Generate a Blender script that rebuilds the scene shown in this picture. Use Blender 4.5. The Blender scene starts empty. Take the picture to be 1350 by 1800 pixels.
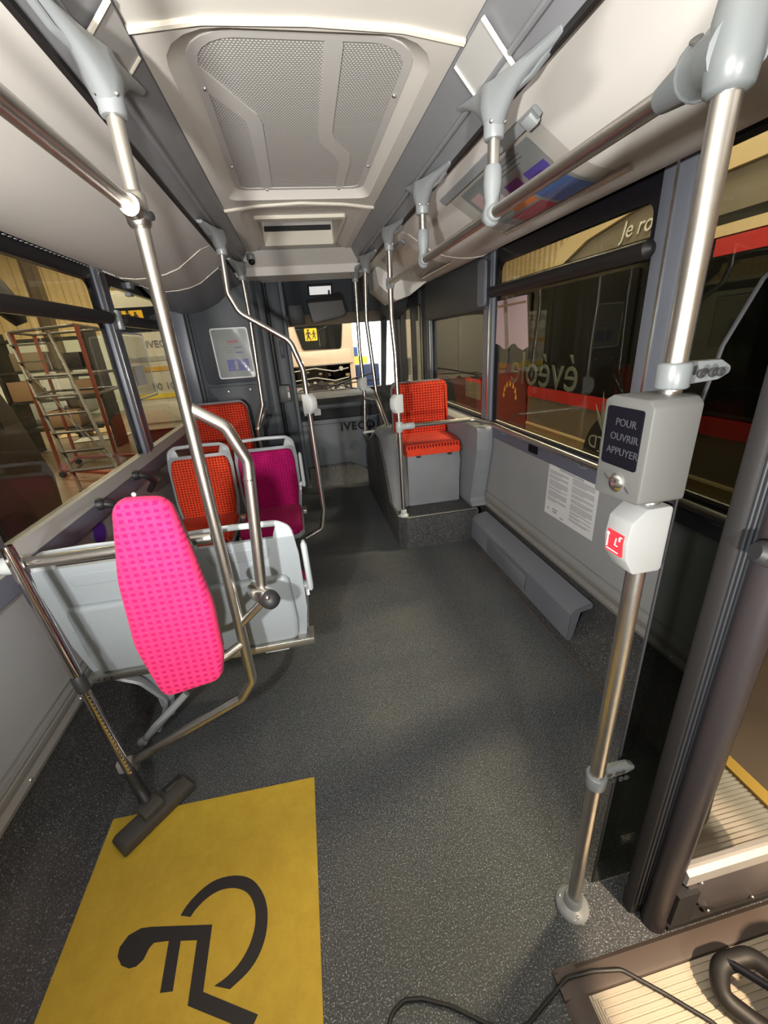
import bpy, bmesh, math, random
from mathutils import Vector, Matrix
random.seed(7)
S = bpy.context.scene
COL = S.collection
V = Vector
R = math.radians

# ------------------------------------------------------------------ camera
cam_d = bpy.data.cameras.new('camera'); cam = bpy.data.objects.new('camera', cam_d); COL.objects.link(cam)
PITCH, YAW, ROLL = R(22.5734), R(9.467), R(-4.2146)
fw = V((math.sin(YAW)*math.cos(PITCH), math.cos(YAW)*math.cos(PITCH), -math.sin(PITCH)))
r0 = V((math.cos(YAW), -math.sin(YAW), 0)); u0 = r0.cross(fw)
rt = r0*math.cos(ROLL) + u0*math.sin(ROLL); up = -r0*math.sin(ROLL) + u0*math.cos(ROLL)
cam.matrix_world = Matrix(((rt.x, up.x, -fw.x, 0), (rt.y, up.y, -fw.y, 0), (rt.z, up.z, -fw.z, 1.5), (0, 0, 0, 1)))
cam_d.sensor_fit = 'VERTICAL'; cam_d.sensor_height = 24.0; cam_d.lens = 24.0*727.26/1800.0
cam_d.clip_start = 0.02; cam_d.clip_end = 200
S.camera = cam

# ------------------------------------------------------------------ world, lights, exposure
W = bpy.data.worlds.new('World'); S.world = W; W.use_nodes = True
bg = W.node_tree.nodes['Background']; bg.inputs[0].default_value = (0.93, 0.97, 1.0, 1); bg.inputs[1].default_value = 5.0

def lamp(name, kind, loc, power, color=(1, 1, 1), size=0.1, size_y=None, aim=None, spot=None, blend=0.5):
    d = bpy.data.lights.new(name, kind); o = bpy.data.objects.new(name, d); COL.objects.link(o)
    o.location = loc; d.energy = power; d.color = color
    if kind == 'AREA':
        d.size = size
        if size_y: d.shape = 'RECTANGLE'; d.size_y = size_y
    else: d.shadow_soft_size = size
    if kind == 'SPOT': d.spot_size = R(spot); d.spot_blend = blend
    if aim: o.rotation_euler = (V(aim)-V(loc)).to_track_quat('-Z', 'Y').to_euler()
    return o
# the work light held up beside the photographer, left side of the bus
lamp('work_light', 'SPOT', (-0.48, -0.20, 1.50), 165, (1.0, 0.97, 0.925), 0.04, aim=(0.40, 1.95, 2.15), spot=150, blend=0.85)
# an added unseen fill lamp behind the photographer and the workshop's spill through the open middle door
lamp('rear_fill_lamp', 'SPOT', (0.05, -1.30, 1.05), 190, (1.0, 0.965, 0.92), 0.06, aim=(0.12, 1.75, 2.35), spot=120, blend=0.9)
lamp('door_work_lamp', 'SPOT', (1.05, -0.50, 1.75), 250, (1.0, 0.74, 0.50), 0.03, aim=(0.86, 0.30, 0.0), spot=22, blend=0.3)
# workshop lamps; the last two added unseen to brighten parked bus and white coach
HALL_LAMPS = [((-6.5, 6, 5.3), 420), ((-6.5, 13, 5.3), 800), ((4.6, 2.5, 5.3), 800), ((4.6, 8.5, 5.3), 500), ((0.5, 9.3, 5.3), 210), ((2.5, -4, 5.3), 400), ((2.2, 2.4, 5.2), 320), ((-2.6, 6.2, 5.2), 300)]
for i, (p, e) in enumerate(HALL_LAMPS):
    lamp('hall_lamp', 'AREA', p, e, (1.0, 0.88, 0.68), 1.4, 0.4, aim=(p[0], p[1]+.01, 0))
S.view_settings.view_transform = 'Standard'; S.view_settings.look = 'None'
S.view_settings.gamma = 1.0; S.view_settings.use_curve_mapping = False
S.view_settings.exposure = 0.35

# ------------------------------------------------------------------ materials
MATS = {}
def nt_of(name):
    m = bpy.data.materials.new(name); m.use_nodes = True; MATS[name] = m
    nt = m.node_tree; return m, nt, nt.nodes['Principled BSDF']
def math_n(nt, op, a, b=None, c=None):
    n = nt.nodes.new('ShaderNodeMath'); n.operation = op
    for i, v in enumerate((a, b, c)):
        if v is None: continue
        if isinstance(v, (int, float)): n.inputs[i].default_value = v
        else: nt.links.new(v, n.inputs[i])
    return n.outputs[0]
def mix_col(nt, fac, a, b):
    n = nt.nodes.new('ShaderNodeMix'); n.data_type = 'RGBA'
    for i, v in ((0, fac), (6, a), (7, b)):
        if isinstance(v, (int, float)): n.inputs[i].default_value = v
        elif isinstance(v, (tuple, list)): n.inputs[i].default_value = (*v[:3], 1)
        else: nt.links.new(v, n.inputs[i])
    return n.outputs[2]
def tex_noise(nt, scale, detail=4, rough=.6, coord='Object', stretch=None):
    tc = nt.nodes.new('ShaderNodeTexCoord'); n = nt.nodes.new('ShaderNodeTexNoise')
    n.inputs['Scale'].default_value = scale; n.inputs['Detail'].default_value = detail; n.inputs['Roughness'].default_value = rough
    src = tc.outputs[coord]
    if stretch:
        mp = nt.nodes.new('ShaderNodeMapping'); mp.inputs['Scale'].default_value = stretch
        nt.links.new(src, mp.inputs[0]); src = mp.outputs[0]
    nt.links.new(src, n.inputs['Vector']); return n.outputs['Fac']
def ramp(nt, fac, a, b):
    n = nt.nodes.new('ShaderNodeMapRange'); n.inputs[1].default_value = a; n.inputs[2].default_value = b
    nt.links.new(fac, n.inputs[0]); return n.outputs[0]
def bump(nt, bsdf, h, strength, dist=.002):
    b = nt.nodes.new('ShaderNodeBump'); b.inputs['Strength'].default_value = strength; b.inputs['Distance'].default_value = dist
    nt.links.new(h, b.inputs['Height']); nt.links.new(b.outputs[0], bsdf.inputs['Normal'])
def M(name, col, rough=.5, metal=0., var=.0, vscale=6., bumps=0., bscale=300., spec=.5, coat=0., emit=None, estr=0.):
    m, nt, b = nt_of(name)
    b.inputs['Base Color'].default_value = (*col, 1); b.inputs['Roughness'].default_value = rough; b.inputs['Metallic'].default_value = metal
    b.inputs['Specular IOR Level'].default_value = spec; b.inputs['Coat Weight'].default_value = coat
    if var:
        f = tex_noise(nt, vscale)
        lo = tuple(c*(1-var) for c in col); hi = tuple(min(1, c*(1+var)) for c in col)
        nt.links.new(mix_col(nt, ramp(nt, f, .3, .7), lo, hi), b.inputs['Base Color'])
    if bumps: bump(nt, b, tex_noise(nt, bscale, 3), bumps)
    if emit: b.inputs['Emission Color'].default_value = (*emit, 1); b.inputs['Emission Strength'].default_value = estr
    return m
def fabric(name, col, dot, pitch=.0165):
    m, nt, b = nt_of(name)
    tc = nt.nodes.new('ShaderNodeTexCoord'); sx = nt.nodes.new('ShaderNodeSeparateXYZ'); nt.links.new(tc.outputs['UV'], sx.inputs[0])
    u = math_n(nt, 'DIVIDE', sx.outputs[0], pitch*1.15); v = math_n(nt, 'DIVIDE', sx.outputs[1], pitch)
    du = math_n(nt, 'SUBTRACT', math_n(nt, 'FRACT', math_n(nt, 'ADD', u, 100.)), .5); dv = math_n(nt, 'SUBTRACT', math_n(nt, 'FRACT', math_n(nt, 'ADD', v, 100.)), .5)
    # squarish dots, a little irregular
    n = tex_noise(nt, 130, 2, coord='UV')
    d = math_n(nt, 'MAXIMUM', math_n(nt, 'ABSOLUTE', du), math_n(nt, 'MULTIPLY', math_n(nt, 'ABSOLUTE', dv), 1.15))
    d = math_n(nt, 'ADD', d, math_n(nt, 'MULTIPLY', math_n(nt, 'SUBTRACT', n, .5), .22))
    mask = ramp(nt, d, .31, .24)
    pile = tex_noise(nt, 45, 5, .7)
    lo = tuple(c*.86 for c in col); hi = tuple(min(1, c*1.1) for c in col)
    nt.links.new(mix_col(nt, mask, mix_col(nt, ramp(nt, pile, .35, .65), lo, hi), dot), b.inputs['Base Color'])
    b.inputs['Roughness'].default_value = .9; b.inputs['Sheen Weight'].default_value = .05; b.inputs['Specular IOR Level'].default_value = .15
    bump(nt, b, tex_noise(nt, 900, 2), .35, .001)
    return m
def speckle(name, base, fleck, dens=.62, scale=420, rough=.55, sparkle=True):
    m, nt, b = nt_of(name)
    f = tex_noise(nt, scale, 2, .5); f2 = tex_noise(nt, scale*.45, 2, .5); big = tex_noise(nt, 2.2, 5, .65)
    base2 = tuple(c*1.6 for c in base)
    c1 = mix_col(nt, ramp(nt, f2, .42, .62), base, base2)
    c2 = mix_col(nt, ramp(nt, f, dens, dens+.1), c1, fleck)
    worn = mix_col(nt, math_n(nt, 'MULTIPLY', ramp(nt, big, .45, .75), .35), c2, (0.105, 0.098, 0.085))
    nt.links.new(worn, b.inputs['Base Color'])
    if sparkle:
        vo = nt.nodes.new('ShaderNodeTexVoronoi'); vo.inputs['Scale'].default_value = 150
        tc = nt.nodes.new('ShaderNodeTexCoord'); nt.links.new(tc.outputs['Object'], vo.inputs['Vector'])
        rare = ramp(nt, math_n(nt, 'MULTIPLY', ramp(nt, vo.outputs['Distance'], .22, .12), ramp(nt, vo.outputs['Color'], .80, .86)), 0, 1)
        nt.links.new(mix_col(nt, rare, worn, (.55, .54, .5)), b.inputs['Base Color'])
    nt.links.new(math_n(nt, 'ADD', math_n(nt, 'MULTIPLY', f, -.35), rough+.15), b.inputs['Roughness'])
    bump(nt, b, f, .6, .0025)
    return m
def glass(name, tint, gloss=1.0, rough=.0):
    m = bpy.data.materials.new(name); m.use_nodes = True; MATS[name] = m; nt = m.node_tree; nt.nodes.clear()
    out = nt.nodes.new('ShaderNodeOutputMaterial'); tr = nt.nodes.new('ShaderNodeBsdfTransparent'); gl = nt.nodes.new('ShaderNodeBsdfGlossy')
    tr.inputs[0].default_value = (*tint, 1); gl.inputs['Roughness'].default_value = rough; gl.inputs[0].default_value = (.95, .97, 1, 1)
    lw = nt.nodes.new('ShaderNodeLayerWeight'); lw.inputs[0].default_value = .5
    # Schlick reflectance from the facing angle
    f5 = math_n(nt, 'POWER', lw.outputs['Facing'], 5.0)
    fac = math_n(nt, 'MULTIPLY', math_n(nt, 'ADD', math_n(nt, 'MULTIPLY', f5, .95), .045), gloss)
    mx = nt.nodes.new('ShaderNodeMixShader'); nt.links.new(fac, mx.inputs[0]); nt.links.new(tr.outputs[0], mx.inputs[1]); nt.links.new(gl.outputs[0], mx.inputs[2])
    nt.links.new(mx.outputs[0], out.inputs[0]); return m

M('cream', (.66, .64, .60), .5, var=.03, vscale=2)
M('cream_ceiling', (.70, .675, .62), .55, var=.03, vscale=3, bumps=.06, bscale=500)
M('cream_bright', (.74, .70, .60), .5)
M('cove_grey', (.225, .23, .245), .38, var=.1, vscale=3)
M('cove_cover', (.46, .455, .44), .4)
M('fitting_grey', (.255, .275, .285), .36, coat=.15)
M('fitting_grey_near', (.11, .122, .125), .38, coat=.1)  # fitting grey with its colour darkened against the close work light
M('fitting_light', (.40, .43, .43), .34)
M('steel', (.62, .595, .55), .30, 1., var=.06, vscale=30)
M('steel_bright', (.78, .77, .74), .20, 1.)
M('chrome', (.55, .53, .55), .07, 1.)
M('chrome_gold', (.56, .53, .45), .14, 1.)
M('alu', (.50, .49, .45), .38, 1., bumps=.05)
M('alu_dull', (.36, .35, .33), .5, .3, var=.1)
M('screw', (.7, .7, .68), .3, 1.)
M('wall_panel', (.275, .28, .285), .5, var=.04, vscale=2, bumps=.05, bscale=600)
M('trim_grey', (.24, .235, .22), .5, .15)
M('band_blue', (.105, .11, .145), .45)
M('sill_grey', (.36, .355, .345), .45)
M('pillar_blue', (.155, .17, .205), .38, var=.05)
M('black_gloss', (.008, .0085, .012), .18)
M('black_rubber', (.014, .013, .013), .55, bumps=.15, bscale=90)
M('black_plastic', (.018, .018, .020), .5, bumps=.1)
M('dark_cut', (.01, .01, .012), .7)
M('slate', (.048, .058, .070), .5, var=.06, bumps=.06, bscale=500)
M('slate_dark', (.022, .026, .032), .5)
M('slate_light', (.105, .118, .135), .48, var=.04)
M('heater_grey', (.15, .16, .185), .55, bumps=.15, bscale=700)
M('moulded_grey', (.19, .20, .215), .55, var=.06, bumps=.12, bscale=700)
M('seat_shell', (.255, .285, .305), .38, var=.02)
M('seat_white', (.42, .46, .48), .36)
M('leg_grey', (.20, .215, .23), .45)
fabric('fabric_pink', (.70, .030, .130), (.40, .008, .095), .0195)
fabric('fabric_orange', (.74, .068, .022), (.17, .008, .008), .0170)
fabric('fabric_magenta', (.42, .006, .115), (.20, .003, .07), .0170)
fabric('fabric_red', (.62, .052, .020), (.16, .007, .007), .0205)
speckle('floor_vinyl', (.031, .036, .041), (.25, .262, .272), dens=.56, scale=250)
speckle('floor_vinyl_step', (.022, .023, .025), (.20, .20, .20), .58, 210, sparkle=False)
def yellow():
    m, nt, b = nt_of('yellow_vinyl')
    f = tex_noise(nt, 14, 6, .7); g = tex_noise(nt, 160, 3)
    c = mix_col(nt, ramp(nt, f, .3, .7), (.43, .285, .018), (.53, .365, .032))
    c = mix_col(nt, math_n(nt, 'MULTIPLY', ramp(nt, g, .58, .68), .18), c, (.33, .20, .03))
    nt.links.new(c, b.inputs['Base Color']); b.inputs['Roughness'].default_value = .62; bump(nt, b, g, .2)
yellow()
M('symbol_black', (.014, .013, .013), .6)
def perforated():
    m, nt, b = nt_of('perforated_sheet')
    tc = nt.nodes.new('ShaderNodeTexCoord'); sx = nt.nodes.new('ShaderNodeSeparateXYZ'); nt.links.new(tc.outputs['Object'], sx.inputs[0])
    px, py = .0105, .0092
    row = math_n(nt, 'ADD', math_n(nt, 'DIVIDE', sx.outputs[1], py), 200.)
    odd = math_n(nt, 'MULTIPLY', math_n(nt, 'MODULO', math_n(nt, 'FLOOR', row), 2.), .5)
    u = math_n(nt, 'ADD', math_n(nt, 'ADD', math_n(nt, 'DIVIDE', sx.outputs[0], px), 200.), odd)
    du = math_n(nt, 'SUBTRACT', math_n(nt, 'FRACT', u), .5); dv = math_n(nt, 'SUBTRACT', math_n(nt, 'FRACT', row), .5)
    d = math_n(nt, 'SQRT', math_n(nt, 'ADD', math_n(nt, 'MULTIPLY', du, du), math_n(nt, 'MULTIPLY', math_n(nt, 'MULTIPLY', dv, dv), 1.25)))
    hole = ramp(nt, d, .40, .31)
    nt.links.new(mix_col(nt, hole, (.34, .335, .32), (.86, .85, .82)), b.inputs['Base Color'])
    b.inputs['Roughness'].default_value = .45
    bump(nt, b, hole, .5, .003)
perforated()
M('vent_frame', (.60, .59, .565), .42)
M('lamp_frame_white', (.85, .86, .86), .4)
M('stop_white_far', (.66, .68, .67), .4)  # button box white, colour lightened for boxes far from the work light
M('white_plastic_dim', (.22, .227, .223), .35)  # white with its colour dimmed to offset the close work light
M('paper', (.62, .62, .62), .6)
M('ink', (.16, .16, .17), .6)
M('ink_soft', (.32, .32, .33), .7)
M('poster_pale', (.31, .34, .345), .3)
M('poster_blue', (.075, .085, .42), .35)
M('poster_purple', (.10, .06, .32), .35)
M('poster_sky', (.06, .16, .42), .35)
M('poster_orange', (.75, .22, .06), .35)
M('poster_red', (.50, .03, .07), .35)
M('poster_pink', (.62, .45, .46), .35)
M('red_label', (.72, .02, .03), .4)
M('white_ink', (.82, .82, .80), .5)
M('display_navy', (.0016, .0018, .004), .5, spec=.2)
M('grey_ink', (.032, .034, .040), .5)
M('box_grey', (.075, .077, .073), .5, bumps=.1, bscale=900)
M('nozzle_grey', (.055, .050, .044), .5, bumps=.08, bscale=500)
M('badge_blue', (.05, .02, .32), .4)
M('ribbed_cream', (.48, .43, .34), .5, .2, var=.08)
M('nosing', (.085, .065, .055), .55, bumps=.1, bscale=60)
M('door_panel', (.075, .066, .068), .4, var=.1)
M('door_tube', (.028, .023, .025), .4)
M('cable_black', (.012, .012, .012), .5)
M('lamp_white', (.8, .8, .8), .5, emit=(1, 1, 1), estr=.35)
# outside
M('hall_floor', (.17, .125, .085), .35, var=.25, vscale=.9)
M('sheet_cream', (.60, .47, .25), .5, var=.06, vscale=1)
M('hall_white', (.58, .62, .55), .6, var=.04)
M('hall_roof', (.22, .2, .16), .8)
M('coach_white', (.62, .61, .55), .3, var=.03)
M('coach_cream', (.66, .53, .43), .35)
M('bus_stone', (.150, .125, .095), .35)
M('bus_red', (.52, .016, .016), .35)
M('bus_maroon', (.085, .010, .010), .35)
M('bus_cream', (.72, .58, .34), .4)
M('bus_cowl', (.22, .195, .15), .45)
M('bus_window', (.006, .007, .006), .35, spec=.12)
M('vehicle_dark', (.022, .006, .006), .35)
M('bus_dark', (.012, .013, .011), .12)
M('bus_skirt', (.30, .235, .13), .3, .4)
M('tyre', (.02, .019, .018), .7)
M('wheel_hub', (.12, .12, .12), .4, .6)
M('gold', (.55, .33, .05), .5)
M('yellow_sign', (.85, .52, .02), .5)
M('pillar_wood', (.22, .17, .11), .6)
M('ladder_red', (.22, .05, .03), .45)
M('ladder_steel', (.11, .10, .09), .5, .2)
M('engine_dark', (.04, .036, .032), .5, .2, var=.5, vscale=8)
M('card_tan', (.42, .32, .17), .7)
M('sheet_white', (.62, .64, .62), .6)
M('machine_blue', (.03, .07, .25), .5)
M('machine_yellow', (.7, .55, .05), .5)
M('box_red', (.45, .03, .03), .5)
M('carton', (.30, .19, .11), .7)
M('frost', (.60, .61, .57), .6)
M('frost_dark', (.50, .52, .46), .6)
glass('window_glass', (.66, .65, .58), .65)
glass('window_glass_clear', (.72, .72, .70))
glass('front_glass', (.90, .91, .90), .8)
glass('screen_glass', (.40, .415, .40), .8)
glass('door_glass', (.30, .28, .27), 2.2)
glass('clear_film', (.86, .86, .85), .7, .08)
glass('mirror_glass', (.02, .02, .02), 8.)

# ------------------------------------------------------------------ builders
ORG = {}
def srgb(*c): return c
class MB:
    def __init__(s): s.v = []; s.f = []; s.uv = {}
    def add(s, vs, fs, uvs=None):
        n = len(s.v); s.v += [V(p) for p in vs]; s.f += [tuple(i+n for i in f) for f in fs]
        if uvs:
            for i, q in enumerate(uvs): s.uv[n+i] = q
        return s
    def box(s, c, d, rz=0., M3=None):
        h = [x/2 for x in d]; pts = [V((a*h[0], b*h[1], e*h[2])) for a in (-1, 1) for b in (-1, 1) for e in (-1, 1)]
        m = M3 if M3 else Matrix.Rotation(rz, 3, 'Z')
        return s.add([m @ p+V(c) for p in pts], [(0, 1, 3, 2), (4, 6, 7, 5), (0, 4, 5, 1), (2, 3, 7, 6), (0, 2, 6, 4), (1, 5, 7, 3)])
    def bb(s, x0, x1, y0, y1, z0, z1): return s.box(((x0+x1)/2, (y0+y1)/2, (z0+z1)/2), (abs(x1-x0), abs(y1-y0), abs(z1-z0)))
    def tube(s, path, r, n=12, caps=True, squash=None):
        P = [V(p) for p in path]; k = len(P); rr = r if isinstance(r, (list, tuple)) else [r]*k
        T = [(P[min(i+1, k-1)]-P[max(i-1, 0)]).normalized() for i in range(k)]
        a = T[0].orthogonal().normalized() if abs(T[0].z) > .99 or True else None
        ref = V((0, 0, 1)) if abs(T[0].z) < .9 else V((0, 1, 0))
        a = (ref-T[0]*ref.dot(T[0])).normalized(); vs = []; fs = []
        for i in range(k):
            a = (a-T[i]*a.dot(T[i])).normalized(); b = T[i].cross(a)
            for j in range(n):
                t = 2*math.pi*j/n; q = (squash if squash else 1.)
                vs.append(P[i]+(a*math.cos(t)*q+b*math.sin(t))*rr[i])
        for i in range(k-1):
            for j in range(n): fs.append((i*n+j, i*n+(j+1) % n, (i+1)*n+(j+1) % n, (i+1)*n+j))
        if caps: fs += [tuple(reversed(range(n))), tuple((k-1)*n+j for j in range(n))]
        return s.add(vs, fs)
    def cyl(s, a, b, r, n=14, r2=None): return s.tube([a, b], [r, r if r2 is None else r2], n)
    def lathe(s, prof, o, ax, n=20):       # prof: (radius, height along ax)
        o = V(o); ax = V(ax).normalized(); return s.tube([o+ax*h for _, h in prof], [max(q, 1e-4) for q, _ in prof], n) if False else s._lathe(prof, o, ax, n)
    def _lathe(s, prof, o, ax, n):
        a = ax.orthogonal().normalized(); b = ax.cross(a); vs = []; fs = []; k = len(prof)
        for q, h in prof:
            for j in range(n):
                t = 2*math.pi*j/n; vs.append(o+ax*h+(a*math.cos(t)+b*math.sin(t))*q)
        for i in range(k-1):
            for j in range(n): fs.append((i*n+j, i*n+(j+1) % n, (i+1)*n+(j+1) % n, (i+1)*n+j))
        fs += [tuple(reversed(range(n))), tuple((k-1)*n+j for j in range(n))]
        return s.add(vs, fs)
    def ball(s, c, r, n=12, sc=(1, 1, 1)):
        pr = [(math.sin(math.pi*i/8)*r, -math.cos(math.pi*i/8)*r) for i in range(9)]
        m = len(s.v); s._lathe([(max(q, r*.02), h) for q, h in pr], V((0, 0, 0)), V((0, 0, 1)), n)
        for i in range(m, len(s.v)): p = s.v[i]; s.v[i] = V((p.x*sc[0], p.y*sc[1], p.z*sc[2]))+V(c)
        return s
    def prism(s, poly, o, u, v, t, uv=False):   # extruded from o by t along u x v
        o, u, v = V(o), V(u), V(v); n = u.cross(v).normalized()*t; k = len(poly)
        a = [o+u*p[0]+v*p[1] for p in poly]
        fs = [tuple(range(k, 2*k)), tuple(reversed(range(k)))]+[(i, (i+1) % k, k+(i+1) % k, k+i) for i in range(k)]
        return s.add(a+[p+n for p in a], fs, [tuple(p) for p in poly]*2 if uv else None)
    def sheet(s, rows, closed=False):
        k = len(rows[0]); vs = [p for r in rows for p in r]; fs = []
        for i in range(len(rows)-1):
            for j in range(k if closed else k-1): fs.append((i*k+j, i*k+(j+1) % k, (i+1)*k+(j+1) % k, (i+1)*k+j))
        return s.add(vs, fs)
    def extr(s, prof, y0, y1, th=None):    # (x, z) profile run along y; open profile gets thickness th (to its left side)
        if th is None:
            return s.prism([(x, z) for x, z in prof], (0, y1, 0), (1, 0, 0), (0, 0, 1), y1-y0)
        k = len(prof); off = []
        for i in range(k):
            a = V(prof[max(i-1, 0)]); b = V(prof[min(i+1, k-1)]); d = (b-a).normalized(); off.append((prof[i][0]-d.y*th, prof[i][1]+d.x*th))
        return s.extr(list(prof)+list(reversed(off)), y0, y1)
    def puff(s, poly, o, u, v, n, t, r, bend=None, back=True):
        o, u, v, n = V(o), V(u), V(v), V(n).normalized(); k = len(poly)
        area = sum(poly[i][0]*poly[(i+1) % k][1]-poly[(i+1) % k][0]*poly[i][1] for i in range(k))
        if area < 0: poly = list(reversed(poly))
        nr = []
        for i in range(k):
            a = V(poly[i-1]); b = V(poly[(i+1) % k]); d = (b-a).normalized(); nr.append(V((-d.y, d.x)))
        rings = [(0, 0), (-.1*r, .35*t), (.15*r, .7*t), (.6*r, .93*t), (1.6*r, t)]
        vs = []; uvs = []
        for off, h in rings:
            for i in range(k):
                p = V(poly[i])+nr[i]*off; e = bend(p.x, p.y) if bend else 0
                vs.append(o+u*p.x+v*p.y+n*(h+e)); uvs.append((p.x, p.y))
        fs = []
        for q in range(len(rings)-1):
            for j in range(k): fs.append((q*k+j, q*k+(j+1) % k, (q+1)*k+(j+1) % k, (q+1)*k+j))
        q = len(rings)-1; fs.append(tuple(q*k+j for j in range(k)))
        if back: fs.append(tuple(reversed(range(k))))
        return s.add(vs, fs, uvs)
    def build(s, name, mat, parent=None, bevel=0., seg=2, ang=35, loc=None, flat=False):
        org = V((0, 0, 0))
        if parent is not None: org = ORG[parent.name]
        elif loc is not None: org = V(loc)
        me = bpy.data.meshes.new(name); me.from_pydata([p-org for p in s.v], [], s.f); me.validate()
        if s.uv:
            l = me.uv_layers.new(name='UVMap')
            for lp in me.loops: l.data[lp.index].uv = s.uv.get(lp.vertex_index, (0, 0))
        if bevel:
            bm = bmesh.new(); bm.from_mesh(me); bmesh.ops.recalc_face_normals(bm, faces=bm.faces)
            es = [e for e in bm.edges if len(e.link_faces) == 2 and e.calc_face_angle(0) > R(28)]
            bmesh.ops.bevel(bm, geom=es, offset=bevel, segments=seg, affect='EDGES', profile=.5, clamp_overlap=True)
            bm.to_mesh(me); bm.free()
        else:
            bm = bmesh.new(); bm.from_mesh(me); bmesh.ops.recalc_face_normals(bm, faces=bm.faces); bm.to_mesh(me); bm.free()
        if not flat:
            me.shade_smooth(); me.set_sharp_from_angle(angle=R(ang))
        me.materials.append(MATS[mat])
        o = bpy.data.objects.new(name, me); COL.objects.link(o)
        if parent is not None: o.parent = parent; ORG[o.name] = org
        else: o.location = org; ORG[o.name] = org
        return o
def thing(name, label, cat, loc, group=None):
    o = bpy.data.objects.new(name, None); COL.objects.link(o); o.location = loc; o.empty_display_size = .05
    ORG[o.name] = V(loc); return tag(o, label, cat, group)
def tag(o, label, cat, group=None):
    o['label'] = label; o['category'] = cat
    if group: o['group'] = group
    return o
def struct(o): o['kind'] = 'structure'; return o
def stuff(o): o['kind'] = 'stuff'; return o
def lab(o, text): o['label'] = text; return o
def fillet(pts, rad, n=7):
    P = [V(p) for p in pts]; out = [P[0]]
    for i in range(1, len(P)-1):
        rr = rad[i-1] if isinstance(rad, (list, tuple)) else rad
        a = (P[i-1]-P[i]); b = (P[i+1]-P[i]); la, lb = a.length, b.length; a.normalize(); b.normalize()
        an = a.angle(b); t = min(rr/math.tan(an/2), la*.48, lb*.48)
        p0, p1 = P[i]+a*t, P[i]+b*t
        for k in range(n+1):
            q = k/n; out.append(p0*(1-q)**2+P[i]*2*q*(1-q)+p1*q*q)
    return out+[P[-1]]
def rrect(x0, x1, y0, y1, r, n=5):
    rs = r if isinstance(r, (list, tuple)) else [r]*4; out = []
    for (cx, cy, a0, q) in ((x1, y1, 0, rs[0]), (x0, y1, 90, rs[1]), (x0, y0, 180, rs[2]), (x1, y0, 270, rs[3])):
        c = (cx-(q if cx == x1 else -q), cy-(q if cy == y1 else -q))
        for k in range(n+1):
            t = R(a0+90*k/n); out.append((c[0]+q*math.cos(t), c[1]+q*math.sin(t)))
    return out
def rpoly(pts, r, n=4):
    out = []; k = len(pts)
    for i in range(k):
        P = V(pts[i]); a = V(pts[i-1])-P; b = V(pts[(i+1) % k])-P; la, lb = a.length, b.length; a.normalize(); b.normalize()
        rr = r[i] if isinstance(r, (list, tuple)) else r
        an = max(a.angle(b), .05); t = min(rr/math.tan(an/2), la*.45, lb*.45)
        if t < 1e-5: out.append(tuple(P)); continue
        for q in range(n+1):
            s = q/n; p = (P+a*t)*(1-s)**2+P*2*s*(1-s)+(P+b*t)*s*s; out.append((p.x, p.y))
    return out
def hole(outer, inner):      # one polygon with a slit joining outer and inner ring
    i0 = min(range(len(inner)), key=lambda i: (V(inner[i])-V(outer[0])).length)
    inn = list(reversed(inner[i0:]+inner[:i0])); inn = [inner[i0]]+[p for p in inn if p != inner[i0]]
    return outer+[outer[0]]+inn+[inn[0]]
def text(s, size, o, u, v, mat, parent, name='lettering', ext=.0006, align='CENTER', shear=0., loc=None, bold=0., space=1.):
    c = bpy.data.curves.new(name, 'FONT'); c.body = s; c.size = size; c.extrude = ext; c.align_x = align; c.shear = shear; c.resolution_u = 3; c.offset = bold; c.space_character = space
    t = bpy.data.objects.new('tmp_text', c); COL.objects.link(t)
    dg = bpy.context.evaluated_depsgraph_get(); me = bpy.data.meshes.new_from_object(t.evaluated_get(dg))
    bpy.data.objects.remove(t); bpy.data.curves.remove(c)
    o, u, v = V(o), V(u).normalized(), V(v).normalized(); n = u.cross(v)
    org = ORG[parent.name] if parent is not None else V(loc)
    for q in me.vertices: q.co = o+u*q.co.x+v*q.co.y+n*q.co.z-org
    me.name = name; me.materials.clear(); me.materials.append(MATS[mat])
    ob = bpy.data.objects.new(name, me); COL.objects.link(ob)
    if parent is not None: ob.parent = parent; ORG[ob.name] = org
    else: ob.location = org; ORG[ob.name] = org
    return ob
def dup(root, loc, rz=0., label=None, group=None, cat=None):
    r = root.copy(); COL.objects.link(r); r.location = loc; r.rotation_euler = (0, 0, rz)
    if label: r['label'] = label
    if group: r['group'] = group
    for ch in root.children:
        c = ch.copy(); COL.objects.link(c); c.parent = r
        for g in ch.children:
            d = g.copy(); COL.objects.link(d); d.parent = c
    return r
XL, XR, XC = -1.045, 1.295, .125
X1, Y1, Z1 = V((1, 0, 0)), V((0, 1, 0)), V((0, 0, 1))

# ================================================================== the bus body (setting)
DU = [(.535, 2.087), (.605, 2.065), (.675, 2.02), (.75, 1.972), (.83, 1.945), (.915, 1.931), (.995, 1.928), (1.075, 1.936), (1.165, 1.978)]
# floor
b = MB(); b.bb(-.868, 1.105, -2.4, 5.5, -.06, 0); b.bb(1.105, 1.30, .395, .60, -.06, -.0005); b.bb(1.105, 1.30, -2.4, -.75, -.06, -.0005)
floor = struct(b.build('floor', 'floor_vinyl', bevel=0))
ls = MB(); ls.bb(1.106, 1.124, .66, 2.76, .0, .003)
lab(ls.build('floor_seam', 'nosing', floor), 'dark seam between floor vinyl and side plinth')
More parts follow.
